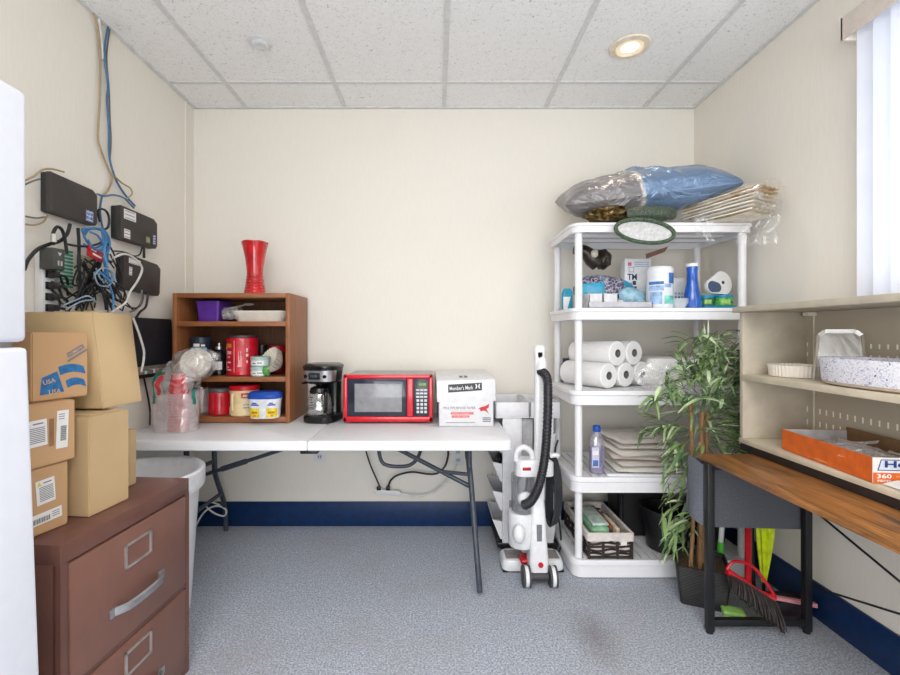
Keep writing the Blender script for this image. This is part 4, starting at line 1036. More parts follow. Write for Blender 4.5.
tag(o, 'loose tail of clear plastic wrap hanging at the right shelf corner', 'plastic wrap')
o = B().grid(lambda u,v: ((u-.5)*.10+.012*math.sin(v*8), .010*math.sin(u*12), -.12*v*(.6+.4*u)), 18, 16).build('plastic_wrap', CLEAR, loc=(1.27, 2.165, 1.735), rz=R(10))
tag(o, 'wisp of clear plastic wrap hanging beside the green stocking', 'plastic wrap')
# dark bundle hanging under the top shelf, cardboard flap, clear bag with triangle
t = thing('hanging_boot', 'dark shiny crumpled boot shape hanging below the top shelf', 'boot', (.86, 2.50, 1.635))
b = B().tube([(-.10,0,.012),(-.04,0,-.005),(.0,0,-.045),(.03,0,-.075)], [.028,.036,.045,.040], 14, 6).ball((.055,0,-.045),(.045,.05,.055),3,.2,3)
b.build('boot_body', pm('black_gold_shine', (50,44,34), .3, .4, 30, .5, metal=.3), t)
B().ball((-.005,-.045,-.022),(.020,.016,.022),3).build('buckle', pm('pale_buckle', (214,208,190), .4), t)
o = B().hexa([(-.055,-.002,-.065),(.040,-.002,-.03),(.040,.002,-.03),(-.055,.002,-.065)], [(-.058,-.002,-.04),(.060,-.002,.0),(.060,.002,.0),(-.058,.002,-.04)]).build('cardboard_scrap', pm('dark_cardboard', (112,84,72), .85), loc=(1.165, 2.40, 1.642))
tag(o, 'brown cardboard scrap tucked under the top shelf', 'cardboard')

# ---- second shelf
z = SHZ[3] + e
t = thing('soap_pack', 'teal and white soap pack at the far left of the second shelf', 'pack', (.712, 2.40, z))
t.location = (.688+.03, 2.395, z)
B().loft([[(x,y,q) for x,y in rrect(-.028,.028,-.016,.016,r)] for q,r in ((0,.01),(.09,.012))] + [[(x*.6,y*.6,.115) for x,y in rrect(-.028,.028,-.016,.016,.012)]]).build('pack_body', pm('teal_pack', (20,150,180), .4), t)
b = B(); M = face((0,-.0163,.045),(1,0,0),(0,0,1)); b.add([(-.024,-.04,.0004),(-.002,-.04,.0004),(.014,.025,.0004),(-.024,.025,.0004)], [(0,1,2,3)], M); b.build('printed_label', PAPER, t)
t.location = (at(567,305,2.43).x, 2.43, z)
GT = pm('grey_tray_plastic', (190,188,194), .5)
t = thing('organizer_tray', 'grey divided organizer tray on the left of the second shelf', 'tray', (.895, 2.31, z))
b = B().box(-.15,.165,-.085,.10,0,.006,.002)
for x0,x1,y0,y1 in ((-.15,.165,-.085,-.08),(-.15,.165,.095,.10),(-.15,-.145,-.085,.10),(.16,.165,-.085,.10)): b.box(x0,x1,y0,y1,.0,.03,.001)
b.build('tray_body', GT, t)
b = B()
for x0,x1 in ((-.14,-.075),(-.07,.0)):
    b.box(x0,x1,-.07,-.066,.006,.072,.001).box(x0,x1,.03,.034,.006,.078,.001).box(x0,x0+.004,-.07,.03,.006,.075,.001).box(x1-.004,x1,-.07,.03,.006,.075,.001)
b.box(-.07,.13,.038,.06,.006,.05,.002)
b.build('divider', pm('pale_grey_divider', (212,212,214), .5), t)
t = thing('wipes_refill_pack', 'bright cyan plastic pack with dark patterned window on the second shelf', 'pack', (.925, 2.485, z))
CY_ = pm('cyan_pack', (60,176,214), .3, .1, 12)
def pk(u, v):
    a = 2*math.pi*v; x = (u-.5)*.34; e_ = (1-abs(2*u-1)**3.0)**.5 if abs(2*u-1) < 1 else 0
    k_ = 1+.06*noise.noise(Vector((x*14, math.cos(a)*2, math.sin(a)*2)))
    return (x, .065*k_*math.cos(a)*max(e_,.35), max(.002, .098 + .094*k_*math.sin(a)*max(e_,.25) - .03*(u-.4)))
B().grid(pk, 36, 36).build('pack_body', CY_, t)
k = NT('dark_pattern_print'); vz = k.n('ShaderNodeTexVoronoi', Scale=60); k.l(k.tc.outputs['Object'], vz.inputs[0])
k.col(k.ramp(vz.outputs['Distance'], [(.1,(30,36,60)),(.35,(70,110,140)),(.5,(150,90,110)),(.65,(200,210,220)),(.8,(40,50,80))])); k.b.inputs['Roughness'].default_value=.3
def sub(u0,u1,v0,v1,s_): return lambda u,v: (lambda p: (p[0], p[1]*s_, .098+(p[2]-.098)*s_))(pk(u0+(u1-u0)*u, v0+(v1-v0)*v))
B().grid(sub(.42,.74,.30,.64,1.03), 14, 14).grid(sub(.10,.40,.30,.42,1.03), 8, 6).build('printed_window', k.m, t)
t = thing('wipes_refill_pack', 'pale blue clear pack beside the cyan pack on the second shelf', 'pack', (1.075, 2.335, z))
def pk2(u, v):
    a = 2*math.pi*v; x = (u-.5)*.16; e_ = max(.2,(1-abs(2*u-1)**3.0)**.5 if abs(2*u-1)<1 else 0)
    k_ = 1+.10*noise.noise(Vector((x*20, math.cos(a)*2, math.sin(a)*2)))
    return (x, .045*k_*math.cos(a)*e_, max(.002, .056 + .055*k_*math.sin(a)*e_ + .03*(.5-u)))
B().grid(pk2, 24, 28).build('pack_body', pm('pale_blue_pack', (158,198,216), .3, .12, 25), t)
t.location = (1.03, 2.37, z); t.scale = (1,1,1)
o = B().loft([[(x,y,q) for x,y in rrect(-.06,.06,-.012,.012,.01)] for q in (0,.012,.018)]).build('tape_holder', pm('dark_red_plastic', (170,50,60), .4), loc=(1.055,2.275,z))
tag(o, 'small dark red plastic piece before the wipes canister', 'clip')
# white box with vertical print
t = thing('tall_box', 'white box with vertical dark lettering behind the wipes canister', 'box', (1.105, 2.52, z))
B().box(-.072,.072,-.03,.03,0,.285,.002).build('box_body', pm('white_gloss_box', (232,232,234), .4, .02), t)
M = face((0,-.0304,.14),(1,0,0),(0,0,1))
text('TM', .052, pm('deep_blue_ink', (30,54,92), .6), t, M @ Matrix.Translation((-.032,.045,.0006)), bold=.02, h=.034)
b = B()
for i in range(5): rect(b, M, -.020+.004*(i%2), .012-i*.030, .018, .022, .0006, 0)
rect(b, M, -.040, .010, .020, .008, .0006, 1); rect(b, M, -.036, .085, .03, .03, .0006, 1); rect(b, M, -.036,.085,.022,.022,.0009,3)
for i in range(3): rect(b, M, .02, .125-i*.011, .08, .005, .0006, 1)
rect(b, M, -.045,.115,.020,.020,.0006,2)
b.build('printed_label', [_M['deep_blue_ink'], pm('pale_blue_ink', (160,176,206), .6), pm('pink_ink', (206,110,130), .6), PAPER], t)
def canister(name, label, loc, r, h, mats, items, rz=0):
    t = thing(name, label, 'canister', loc, rz)
    B().lathe([(r*.94,0),(r,.006),(r,h*.86)], 36).build('can_body', pm('wipes_white', (226,230,236), .35, .02), t)
    B().lathe([(r*1.01,h*.8605),(r*1.02,h*.87),(r*1.02,h*.95),(r*.9,h),(.0005,h)], 36).build('lid', pm('translucent_white_lid', (228,230,234), .35, .02), t)
    wrapb(t, r*1.006, items, mats)
    return t
WB = pm('wipes_light_blue', (150,180,220), .45, .15); WT = pm('wipes_teal', (120,200,190), .45, .15); WD_ = pm('wipes_deep_blue', (60,110,180), .45, .1)
canister('wipes_canister', 'white wipes canister with blue and teal label at the shelf middle', (1.115, 2.27, z), .062, .205, [WB, WT, WD_, PAPER],
   [(195,262,.115,.13,2),(195,262,.085,.11,0),(200,255,.02,.08,0),(264,335,.02,.06,1),(285,340,.12,.172,2),(264,300,.10,.118,0)])
canister('wipes_canister', 'smaller pale wipes canister behind the blue bottle', (1.305, 2.50, z), .058, .175, [WB, PAPER, WD_], [(200,340,.06,.075,2),(200,340,.02,.055,0),(200,340,.085,.095,0)])
g = None
for i in range(3):
    if g is None:
        g = B().lathe([(.026,0),(.030,.002),(.046,.030),(.048,.031),(.044,.030),(.027,.003),(.0005,.003)], 28, cap0=True, cap1=False).build('small_bowl', pm('white_opal_glass', (222,228,232), .15, .03), loc=(1.205, 2.262, z))
        tag(g, 'small white bowl stacked beside the blue bottle on the second shelf', 'bowl', 'small white bowls on the second shelf')
    else: dup(g, (1.205, 2.262, z+i*.0085))
BB = pm('cobalt_blue_bottle', (6,84,178), .12, .12, coat=.5)
t = thing('spray_bottle', 'cobalt blue long-necked bottle with white cap on the second shelf', 'bottle', (1.272, 2.26, z))
B().lathe([(.040,0),(.043,.004),(.042,.03),(.036,.07),(.030,.10),(.0245,.14),(.024,.18),(.026,.205)], 32).build('bottle_body', BB, t)
B().lathe([(.0265,.2055),(.028,.207),(.028,.220),(.025,.223),(.0005,.223)], 28).build('cap', WHITE, t)
t = thing('paper_disc_roll', 'white round roll with small hole leaning at right of second shelf', 'roll', (1.385, 2.47, z))
t.location = (1.46, 2.33, z + .0685)
Mr = face((0,0,0), (.96,.28,0), (0,.18,1))
def hull(r0, c0, r1, c1, n=14):
    a_ = math.atan2(c1[1]-c0[1], c1[0]-c0[0]); p = []
    for i in range(n+1): q = a_ + math.pi/2 + math.pi*i/n; p.append((c0[0]+r0*math.cos(q), c0[1]+r0*math.sin(q)))
    for i in range(n+1): q = a_ - math.pi/2 + math.pi*i/n; p.append((c1[0]+r1*math.cos(q), c1[1]+r1*math.sin(q)))
    return p
B().prism(hull(.062, (.0,.064), .040, (-.062,.046)), 0, .016, M=Mr).build('roll_body', PAPER, t)
B().cyl((.004,.066,.0155),(.004,.066,.0175),.0085,n=16,M=Mr).build('core', BLACK, t)
B().prism(hull(.030, (-.066,.042), .026, (-.040,.040)), .0155, .0185, M=Mr).build('blue_end', pm('slate_blue_disc', (74,92,120), .5), t)
TLB = pm('teal_blue_tray', (20,140,180), .35)
o = B().loft([[(x,y,q) for x,y in rrect(-.083*s_,.083*s_,-.05*s_,.05*s_,.02)] for q,s_ in ((0,.94),(.004,1),(.012,1.02),(.012,.97),(.006,.95))]).build('tin_tray', TLB, loc=(1.405, 2.29, z))
tag(o, 'flat teal tray holding two round tins on the second shelf', 'tray')
for x, y, rr_, lab, cc in ((1.365, 2.30, .036, 'dark green round tin on the teal tray, the left one', (50,110,90)), (1.445, 2.29, .042, 'bright green round tin with teal lid on the teal tray', (90,170,80))):
    t = thing('round_tin', lab, 'tin', (x, y, z+.0135))
    B().lathe([(rr_*.96,0),(rr_,.002),(rr_,.040)], 32).build('tin_body', pm('tin_' + str(cc[1]), cc, .35, .25, 60), t)
    B().lathe([(rr_*1.03,.0402),(rr_*1.05,.042),(rr_*1.05,.052),(rr_,.054),(.0005,.054)], 32).build('lid', TLB, t)
    wrapb(t, rr_*1.01, [(230,280,.010,.030,0),(290,320,.012,.02,1)], [pm('lime_label', (150,190,90), .5, .2, 60), pm('navy_label', (30,50,90), .5)])

# ---- third shelf: paper towel rolls
z = SHZ[2] + e
ax = Vector((-.49,.87,0)).normalized(); pr = Vector((.87,.49,0)).normalized()
ROLL = pm('paper_towel', (238,237,236), .9, .01, 60, .3, bscale=160)
rl = None; n_ = 0
a0 = math.atan2(ax.y, ax.x)
names = [('nearest left on the shelf', 0), ('in the middle of the bottom row', 1), ('right end of the bottom row', 2), ('left roll of the upper row', .5), ('right roll of the upper row', 1.5)]
for lab, k_ in names:
    up = k_ % 1 == .5; base = Vector((.870, 2.285, 0)) + pr*(k_*.129)
    loc = (base.x, base.y, z + (.064 if not up else .064 + .111))
    if rl is None:
        rl = thing('paper_towel_roll', 'white paper towel roll, ' + lab, 'paper towel roll', loc, a0, 'paper towel rolls on the third shelf')
        Mx = Matrix.Rotation(R(90),4,'Y')
        B().lathe([(.021,.0),(.059,.0),(.0635,.004),(.0635,.276),(.059,.28),(.021,.28)], 36, M=Mx, cap0=False, cap1=False).build('towel_body', ROLL, rl)
        B().lathe([(.021,.001),(.021,.279),(.019,.279),(.019,.001),(.021,.001)], 24, M=Mx, cap0=False, cap1=False).build('core', pm('grey_card_core', (120,116,114), .8), rl)
        first = rl
    else: dup(first, loc, a0, 'white paper towel roll, ' + lab)
def wrapf(u, v):
    a = 2*math.pi*u; w_ = Vector((1.01, 2.36, z)) 
    return (0,0,0)
o = B().grid(lambda u,v: (.02+.20*u + .01*math.sin(v*9), -.03-.015*u+.02*math.sin(u*9+v*4)*v, .085-.10*u*u - .12*v*(.4+u) + .010*math.sin(u*17)), 24, 24)
o.v = [(x, min(y, -.022), zz) if zz < .005 else (x, y, zz) for x, y, zz in o.v]
o = o.build('plastic_wrap', film('towel_wrap', base=.08, crease=.42, scale=16), loc=(1.0, 2.205, z+.06))
tag(o, 'torn clear wrapping hanging off the paper towel pack', 'plastic wrap')
o = B().ball((.05,0,.06),(.09,.035,.055),4,.18,2.0,9).build('plastic_wrap', film('towel_wrap'), loc=(1.015, 2.235, z+.004))
tag(o, 'crumpled clear wrapping bunched at the ends of the towel rolls', 'plastic wrap')
o = B().loft([[(x,y,q) for x,y in rrect(-.19*s_,.19*s_,-.12*s_,.12*s_,.04)] for q,s_ in ((0,.93),(.012,1),(.12,1),(.142,.96),(.150,.8))]).build('napkin_pack', pm('white_napkins', (240,238,235), .8, .01, 20, .2), loc=(1.322, 2.50, z), rz=R(-6))
tag(o, 'flat white napkin pack behind the plant on the third shelf', 'napkin pack')
o = B().loft([[(x,y,q) for x,y in rrect(-.045,.045,-.10,.10,.02)] for q in (0,.01,.045,.05)]).build('napkin_pack', PAPER, loc=(1.44, 2.285, z), rz=R(4))
tag(o, 'small white paper pack at the right end of third shelf', 'napkin pack')
t = thing('spray_can', 'navy blue can at the back left of the third shelf', 'can', (.70, 2.505, z)); t.location = (.742, 2.60, z)
B().lathe([(.022,0),(.024,.004),(.024,.10),(.018,.112)], 24).build('can_body', pm('navy_can', (24,50,110), .35), t); B().lathe([(.018,.1122),(.018,.135),(.0005,.136)], 20).build('cap', pm('navy_cap', (20,36,80), .35), t)

# ---- fourth shelf
z = SHZ[1] + e
t = thing('cleaner_bottle', 'clear bottle of purple cleaner with blue cap on the fourth shelf', 'bottle', (.800, 2.265, z))
BT = film('tinted_clear_bottle', tint=(196,190,214), base=.30, crease=.40, scale=6, rough=.08)
B().loft([oval(.066,.05,0), oval(.072,.055,.005), oval(.072,.055,.13), oval(.066,.05,.165), oval(.042,.036,.192), oval(.030,.030,.205)], cap1=False).build('bottle_body', BT, t)
B().loft([oval(.064,.048,.003), oval(.069,.052,.008), oval(.069,.052,.13)]).build('liquid', pm('purple_liquid', (124,112,158), .2, .1, 8), t)
B().lathe([(.0175,.2052),(.0185,.207),(.0185,.232),(.015,.235),(.0005,.235)], 20).build('cap', pm('bright_blue_cap', (34,84,180), .35), t)
b = B(); M = face((-.016,-.0285,.075),(1,0,0),(0,0,1)); rect(b,M,0,.008,.036,.10,.0006,0); rect(b,M,0,.03,.026,.02,.0009,1); rect(b,M,0,-.02,.026,.03,.0009,2); b.build('printed_label', [pm('lilac_label', (204,200,220), .5), pm('white_label_print', (236,234,240), .5), WD_], t)
bag = None
KP = [pm('white_paper_bag', (252,247,240), .8, .02, 14, .3), pm('grey_paper_bag', (240,233,226), .8, .03, 14, .3), pm('pinkish_paper_bag', (248,238,230), .8, .03, 14, .3)]
specs = [(0,1.075,2.405,-4,.30,.20,'at the bottom of the pile'), (1,1.085,2.42,3,.31,.19,'second from the bottom'), (2,1.07,2.43,-8,.28,.19,'third from the bottom'), (0,1.06,2.42,5,.29,.20,'fourth from the bottom'), (1,1.075,2.43,-2,.27,.18,'fifth from the bottom'), (2,1.05,2.43,7,.26,.18,'topmost of the pile')]
zz = z
for i, (mi, x, y, rz_, w_, d_, lab) in enumerate(specs):
    th = .021 if i % 2 else .026
    def fb(u, v, s_):
        X = (u-.5)*w_*1.15; Y_ = (v-.5)*d_*1.9
        q = (1-abs(2*v-1)**6)*(1-abs(2*u-1)**8)
        return (X, Y_, th/2 + s_*th*.42*q + .0022*noise.noise(Vector((X*14,Y_*14,i*5))))
    o = B().grid(lambda u,v: fb(u,v,1), 16, 16).grid(lambda u,v: fb(u,v,-1), 16, 16).build('folded_paper_bag', KP[mi], loc=(x,y,zz+.002), ang=50, rz=R(rz_))
    tag(o, 'flattened white paper bag on the fourth shelf, ' + lab, 'paper bag', 'flattened paper bags on the fourth shelf'); zz += th + .003
o = B().box(-.19,.17,-.012,.012,0,.012,.002).build('white_stick', WHITE2, loc=(1.02, 2.208, z), rz=R(-2)); tag(o, 'long white strip lying before the pile of paper bags', 'strip')

# ---- bottom shelf
z = SHZ[0] + e
t = thing('woven_basket', 'dark woven basket with white cloth rim on the bottom shelf', 'basket', (.845, 2.405, z))
WV = pm('dark_brown_weave', (52,42,40), .7, .25, 80, .5)
L0, W0, H0 = .20, .104, .115
def side(p0, p1, n, m):
    p0 = Vector(p0); p1 = Vector(p1); d = p1-p0; nrm = Vector((d.y,-d.x,0)).normalized()
    b = B()
    for r_ in range(6):
        zr = .008 + r_*.0165
        pts = [tuple(p0 + d*(i/n/4) + nrm*(.006*math.sin(math.pi*i/4 + math.pi*(r_%2))) + Vector((0,0,zr + .003*math.sin(i*.9+r_)))) for i in range(n*4+1)]
        b.tube(pts, .0055, 6, 1)
    for i in range(n+1):
        q = p0 + d*(i/n); b.bar(tuple(q), tuple(q + Vector((0,0,.105))), .012, .006, up=tuple(nrm))
    return b
t_ = B()
for a_, c_, n in (((-W0,-L0,0),(W0,-L0,0),3), ((W0,-L0,0),(W0,L0,0),6), ((W0,L0,0),(-W0,L0,0),3), ((-W0,L0,0),(-W0,-L0,0),6)):
    s_ = side(a_, c_, n, None); t_.add(s_.v, s_.f)
t_.box(-W0,W0,-L0,L0,0,.006)
t_.build('basket_body', WV, t)
b = B(); io = W0+.010
o_ = rrect(-W0-.010,W0+.010,-L0-.010,L0+.010,.012); i_ = rrect(-W0+.006,W0-.006,-L0+.006,L0-.006,.008)
b.loft([[(x,y,.088) for x,y in o_],[(x,y,.124) for x,y in o_],[(x,y,.128) for x,y in rrect(-W0-.004,W0+.004,-L0-.004,L0+.004,.01)],[(x,y,.124) for x,y in i_],[(x,y,.012) for x,y in i_]], False, False)
b.build('cloth_liner', pm('cream_cloth_liner', (220,210,204), .85, .05, 40, .3), t)
B().box(.045,.075,-L0-.013,-L0-.0105,.070,.088).build('white_tag', PAPER, t)
def pack(label, x, y, w_, d_, h_, m, rz_=0, tilt=0, cat='pack', z_=None):
    o = B().box(-w_/2,w_/2,-d_/2,d_/2,0,h_,min(w_,d_,h_)*.22,3,M=Matrix.Rotation(R(tilt),4,'X')).build('packet', m, loc=(x,y,z_ if z_ is not None else z+.008), rz=R(rz_)); tag(o, label, cat, 'packets in the woven basket'); return o
pack('green clear packet filling the left of the woven basket', .812, 2.385, .095, .30, .130, pm('green_packet', (118,156,124), .2, .3, 14, .3), 0)
k_ = pack('pale clear sleeve in the front of the woven basket', .815, 2.36, .08, .22, .012, pm('clear_pale_sleeve', (190,206,198), .15, .1), 0, 0, z_=z+.140)
pack('brown card packet in the woven basket', .878, 2.42, .020, .27, .118, pm('rust_packet', (142,70,50), .6, .2), 0)
pack('dark card packet beside the green one in the basket', .8635, 2.37, .006, .25, .112, pm('dark_packet', (60,50,48), .6, .2), 0)
pack('cream card packet at the right front of the woven basket', .899, 2.345, .018, .20, .122, pm('cream_packet', (222,206,176), .7, .1), 0)
t = thing('black_bin', 'large black bin at the back of the bottom shelf', 'bin', (1.12, 2.535, z))
B().loft([[(x,y,q) for x,y in rrect(-.14*s_,.14*s_,-.085*s_,.085*s_,.015)] for q,s_ in ((0,.94),(.25,1),(.25,.96),(.01,.9))]).build('bin_body', pm('matte_black_bin', (24,23,25), .5, .15), t)
t = thing('black_planter', 'round black planter on the bottom shelf beside the plant', 'planter', (1.175, 2.325, z))
B().lathe([(.085,0),(.092,.005),(.114,.19),(.118,.192),(.118,.205),(.110,.205),(.088,.01),(.0005,.01)], 40, cap1=False).build('planter_body', pm('satin_black_planter', (30,30,32), .35, .15), t)
t = thing('black_planter', 'black planter at the right end of the bottom shelf behind the potted bamboo', 'planter', (1.40, 2.36, z))
B().lathe([(.075,0),(.08,.005),(.10,.21),(.104,.212),(.104,.222),(.096,.222),(.076,.01),(.0005,.01)], 36, cap1=False).build('planter_body', _M['satin_black_planter'], t)
t = thing('spray_wand', 'black upright wand in front of the black bin on the bottom shelf', 'wand', (.995, 2.46, z))
t.location = (.985, 2.42, z)
b = B().lathe([(.020,0),(.022,.004),(.012,.02),(.010,.26),(.018,.275),(.018,.30),(.008,.31)], 16); b.build('wand_body', BLACK, t)
# ------------------------------------------------------------------ potted bamboo
t = thing('potted_bamboo', 'artificial bamboo plant in black woven pot between shelf and desk', 'plant', (1.185, 2.035, 0), R(-24))
POT = NT('black_woven_pot'); wv = POT.n('ShaderNodeTexWave', Scale=45.0, Distortion=1.5); wv.bands_direction = 'Z'; POT.l(POT.tc.outputs['Object'], wv.inputs['Vector'])
POT.col(POT.ramp(wv.outputs['Fac'], [(.2,(14,13,14)),(.8,(40,38,40))])); POT.b.inputs['Roughness'].default_value=.5; POT.bump(wv.outputs['Fac'], .6, .004)
b = B().loft([[(x,y,q) for x,y in rrect(-.105*s_,.105*s_,-.105*s_,.105*s_,.012)] for q,s_ in ((0,.80),(.006,.83),(.165,1),(.172,1.0),(.172,.93),(.12,.90))], cap1=False)
p = b.build('pot', POT.m, t)
B().grid(lambda u,v: ((u-.5)*.19,(v-.5)*.19,.150+.008*noise.noise(Vector((u*9,v*9,1)))), 16, 16).build('soil', pm('brown_soil', (92,74,54), .95, .3, 120, .8), p)
CANE = wood('bamboo_cane', (178,138,92), (116,82,52), .45, 'z')
LEAF = [pm('bamboo_leaf_green', (136,164,104), .5, .2, 9), pm('bamboo_leaf_pale', (190,210,164), .5, .15, 9), pm('bamboo_leaf_dark', (92,122,80), .5, .2, 9), pm('bamboo_leaf_cream', (214,224,200), .5, .1, 9)]
Ti = (Matrix.Translation(t.location) @ Matrix.Rotation(R(-24),4,'Z')).inverted()
def wl(p): return Ti @ Vector(p)
canes = [((1.118,2.00,.148),(1.130,2.0,.40),(1.118,2.0,.875),.0125), ((1.160,2.00,.148),(1.165,2.0,.45),(1.172,2.02,.70),.0125), ((1.172,2.03,.148),(1.180,2.03,.5),(1.187,2.03,.835),.0135), ((1.20,2.05,.148),(1.215,2.05,.5),(1.222,2.05,.825),.0125)]
for p0, p1, p2, r_ in canes:
    q = B().tube([tuple(wl(p)) for p in (p0,p1,p2)], r_*.66, 10, 14)
    n = 10
    for i in range(len(q.v)//n):
        if i % 6 == 3:
            c_ = sum((Vector(q.v[i*n+j]) for j in range(n)), Vector())/n
            for j in range(n): q.v[i*n+j] = tuple(c_ + (Vector(q.v[i*n+j])-c_)*1.16)
    q.build('cane', CANE, t)
fol = B(); tw = B()
lr = random.Random(11)
def leaf(p, d, L_, w_, mi, droop=.5):
    d = Vector(d).normalized(); s_ = d.cross(Vector((0,0,1)))
    if s_.length < .1: s_ = Vector((1,0,0))
    s_.normalize(); s_ = (s_ + Vector((0,0,lr.uniform(-.5,.5)))).normalized()
    up = s_.cross(d); vs = []; N = 6
    for i in range(N+1):
        u = i/N; c_ = Vector(p) + d*L_*u - Vector((0,0,1))*droop*L_*u*u*.5
        ww = w_*(math.sin(math.pi*min(1,(u*.92+.05)))**.75)*(1-.25*u)
        vs += [c_ - s_*ww/2 + up*ww*.12, c_ + up*(-.0), c_ + s_*ww/2 + up*ww*.12]
    vs = [tuple(wl(v)) for v in vs]
    fs = []
    for i in range(N):
        o_ = i*3; fs += [(o_,o_+1,o_+4,o_+3),(o_+1,o_+2,o_+5,o_+4)]
    fol.add(vs, fs, mi=mi)
def blocked(p):
    x,y,z_ = p
    px_ = x*F/y + CX; py_ = CY - (z_-EYE)*F/y
    lim = 664 if py_ < 395 else 637 if py_ < 446 else 660
    if px_ < lim + 9*noise.noise(Vector((py_*.11, y*9, 0))) or z_ > 1.20: return True
    return (y > 2.165 and x > .6) or (x > 1.255 and y < 1.97 and z_ < 1.33) or (z_ < .75 and y < 1.95 and x > .99) or (z_ < .62 and x > 1.165) or x > 1.5
def spray(p, d, L_, nl, pale=.3, ll=(.07,.13)):
    """a twig with leaves on alternating sides"""
    p = Vector(p); d = Vector(d).normalized(); pts = []
    for i in range(6):
        u = i/5; pts.append(p + d*L_*u - Vector((0,0,1))*.35*L_*u*u)
    pts = [q for q in pts if not blocked(q)]
    if len(pts) < 2: return
    tw.tube([tuple(wl(q)) for q in pts], .0016, 5, 2)
    for i in range(nl):
        u = lr.random()*.9+.1; k_ = u*(len(pts)-1); a_ = int(min(k_, len(pts)-2)); q = pts[a_].lerp(pts[a_+1], k_-a_)
        yaw = lr.uniform(-1,1)*1.15
        dd = Matrix.Rotation(yaw,4,'Z') @ d; dd = Vector((dd.x, dd.y*.7, dd.z*.4 + lr.uniform(-.45,.45)))
        l_ = lr.uniform(*ll); tip = q + dd.normalized()*l_ - Vector((0,0,.25*l_))
        if blocked(tip): continue
        leaf(q, dd, l_, lr.uniform(.011,.019), 1 if lr.random() < pale else (2 if lr.random() < .45 else 0), lr.uniform(.3,1.0))
clusters = [
 (702,372,60,44,26), (692,398,56,44,18), (708,362,40,30,14), (722,420,34,60,26), (728,442,26,30,18), (704,410,30,40,12), (712,350,36,26,10), (724,385,34,44,14), (672,398,46,24,8), (712,425,46,44,16), (728,440,28,40,10), (668,438,34,26,5), (655,428,26,14,5), (690,460,34,34,7), (676,485,24,34,11), (682,508,22,24,10), (678,526,20,14,6), (672,455,26,24,8), (736,395,16,50,10), (715,400,40,50,12)]
for px, py, rx, ry, n in clusters:
    for i in range(n):
        x_ = px + lr.gauss(0,.45)*rx; y_ = py + lr.gauss(0,.45)*ry
        if px > 700: x_ = min(x_, 744)
        Y_ = lr.uniform(1.98, 2.14); p_ = at(x_, y_, Y_)
        if blocked(p_): continue
        a_ = math.atan2(-(y_-430), x_-703) if abs(x_-703)+abs(y_-430) > 8 else lr.uniform(0,6.3)
        d_ = Vector((math.cos(a_)+lr.uniform(-.5,.5), lr.uniform(-.7,.35), .5*math.sin(a_)+lr.uniform(-.15,.45)))
        spray(p_, d_, lr.uniform(.07,.15), lr.randint(6,10), .28)
# left reaching branch and the pale curled top
for p_, d_, L_, n_, pale in ((at(690,430,2.03), (-1,-.1,.25), .22, 16, .6), (at(665,425,2.05), (-1,-.15,-.1), .15, 14, .75), (at(690,390,2.03), (-1,-.1,.3), .16, 10, .4), (at(688,470,2.03), (-.8,-.2,.1), .13, 10, .3), (at(686,500,2.03), (-.8,-.2,-.2), .12, 9, .3), (at(700,380,2.05), (.1,-.1,1), .20, 14, .5), (at(712,375,2.05), (.6,-.2,.8), .16, 12, .6), (at(695,520,2.02), (-.7,-.2,-.5), .10, 7, .3)):
    spray(p_, d_, L_, n_, pale, (.08,.14))
for px,py,dx in ((706,345,-.12),(709,348,.10),(704,352,-.3),(712,352,.5),(708,342,-.02),(716,360,.6)):
    leaf(at(px,py,2.08), (dx,-.05,1), lr.uniform(.09,.13), .010, 3, .3)
fo = fol.build('foliage', LEAF, t, ang=180); tw.build('twigs', pm('green_twig', (96,110,64), .6), t)

# ------------------------------------------------------------------ rustic desk with black frame
DX0, DX1, DY0, DY1, DZ = 1.072, 1.572, .62, 1.865, .690
t = thing('desk', 'rustic brown desk with black metal frame along the right wall', 'desk', (1.31, 1.24, 0))
RU = wood('rustic_brown_board', (192,130,70), (116,74,38), .4, 'y', 1.6, .85)
ox, oy = 1.31, 1.24
B().box(DX0-ox,DX1-ox,DY0-oy,DY1-oy,DZ-.018,DZ,.002).build('desktop', RU, t)
BM = pm('black_powder_coat', (24,24,27), .45, .12, 80)
for y in (1.80, .70):
    for x in (1.082, 1.466):
        b = B().box(x-.0135-ox,x+.0135-ox,y-.0135-oy,y+.0135-oy,.010,DZ-.0185,.002).cyl((x-ox,y-oy,0),(x-ox,y-oy,.012),.013,n=14)
        b.build('leg', BM, t)
    for z0_, z1_ in ((.030,.056),(DZ-.045,DZ-.0185)): B().box(1.096-ox,1.452-ox,y-.0125-oy,y+.0125-oy,z0_,z1_,.002).build('end_rail', BM, t)
for a_, c_ in (((1.488,1.785,.485),(1.488,.715,.165)), ((1.492,1.785,.185),(1.492,.715,.505))):
    B().cyl((a_[0]-ox,a_[1]-oy,a_[2]),(c_[0]-ox,c_[1]-oy,c_[2]),.004,n=8).build('cross_brace', BM, t)
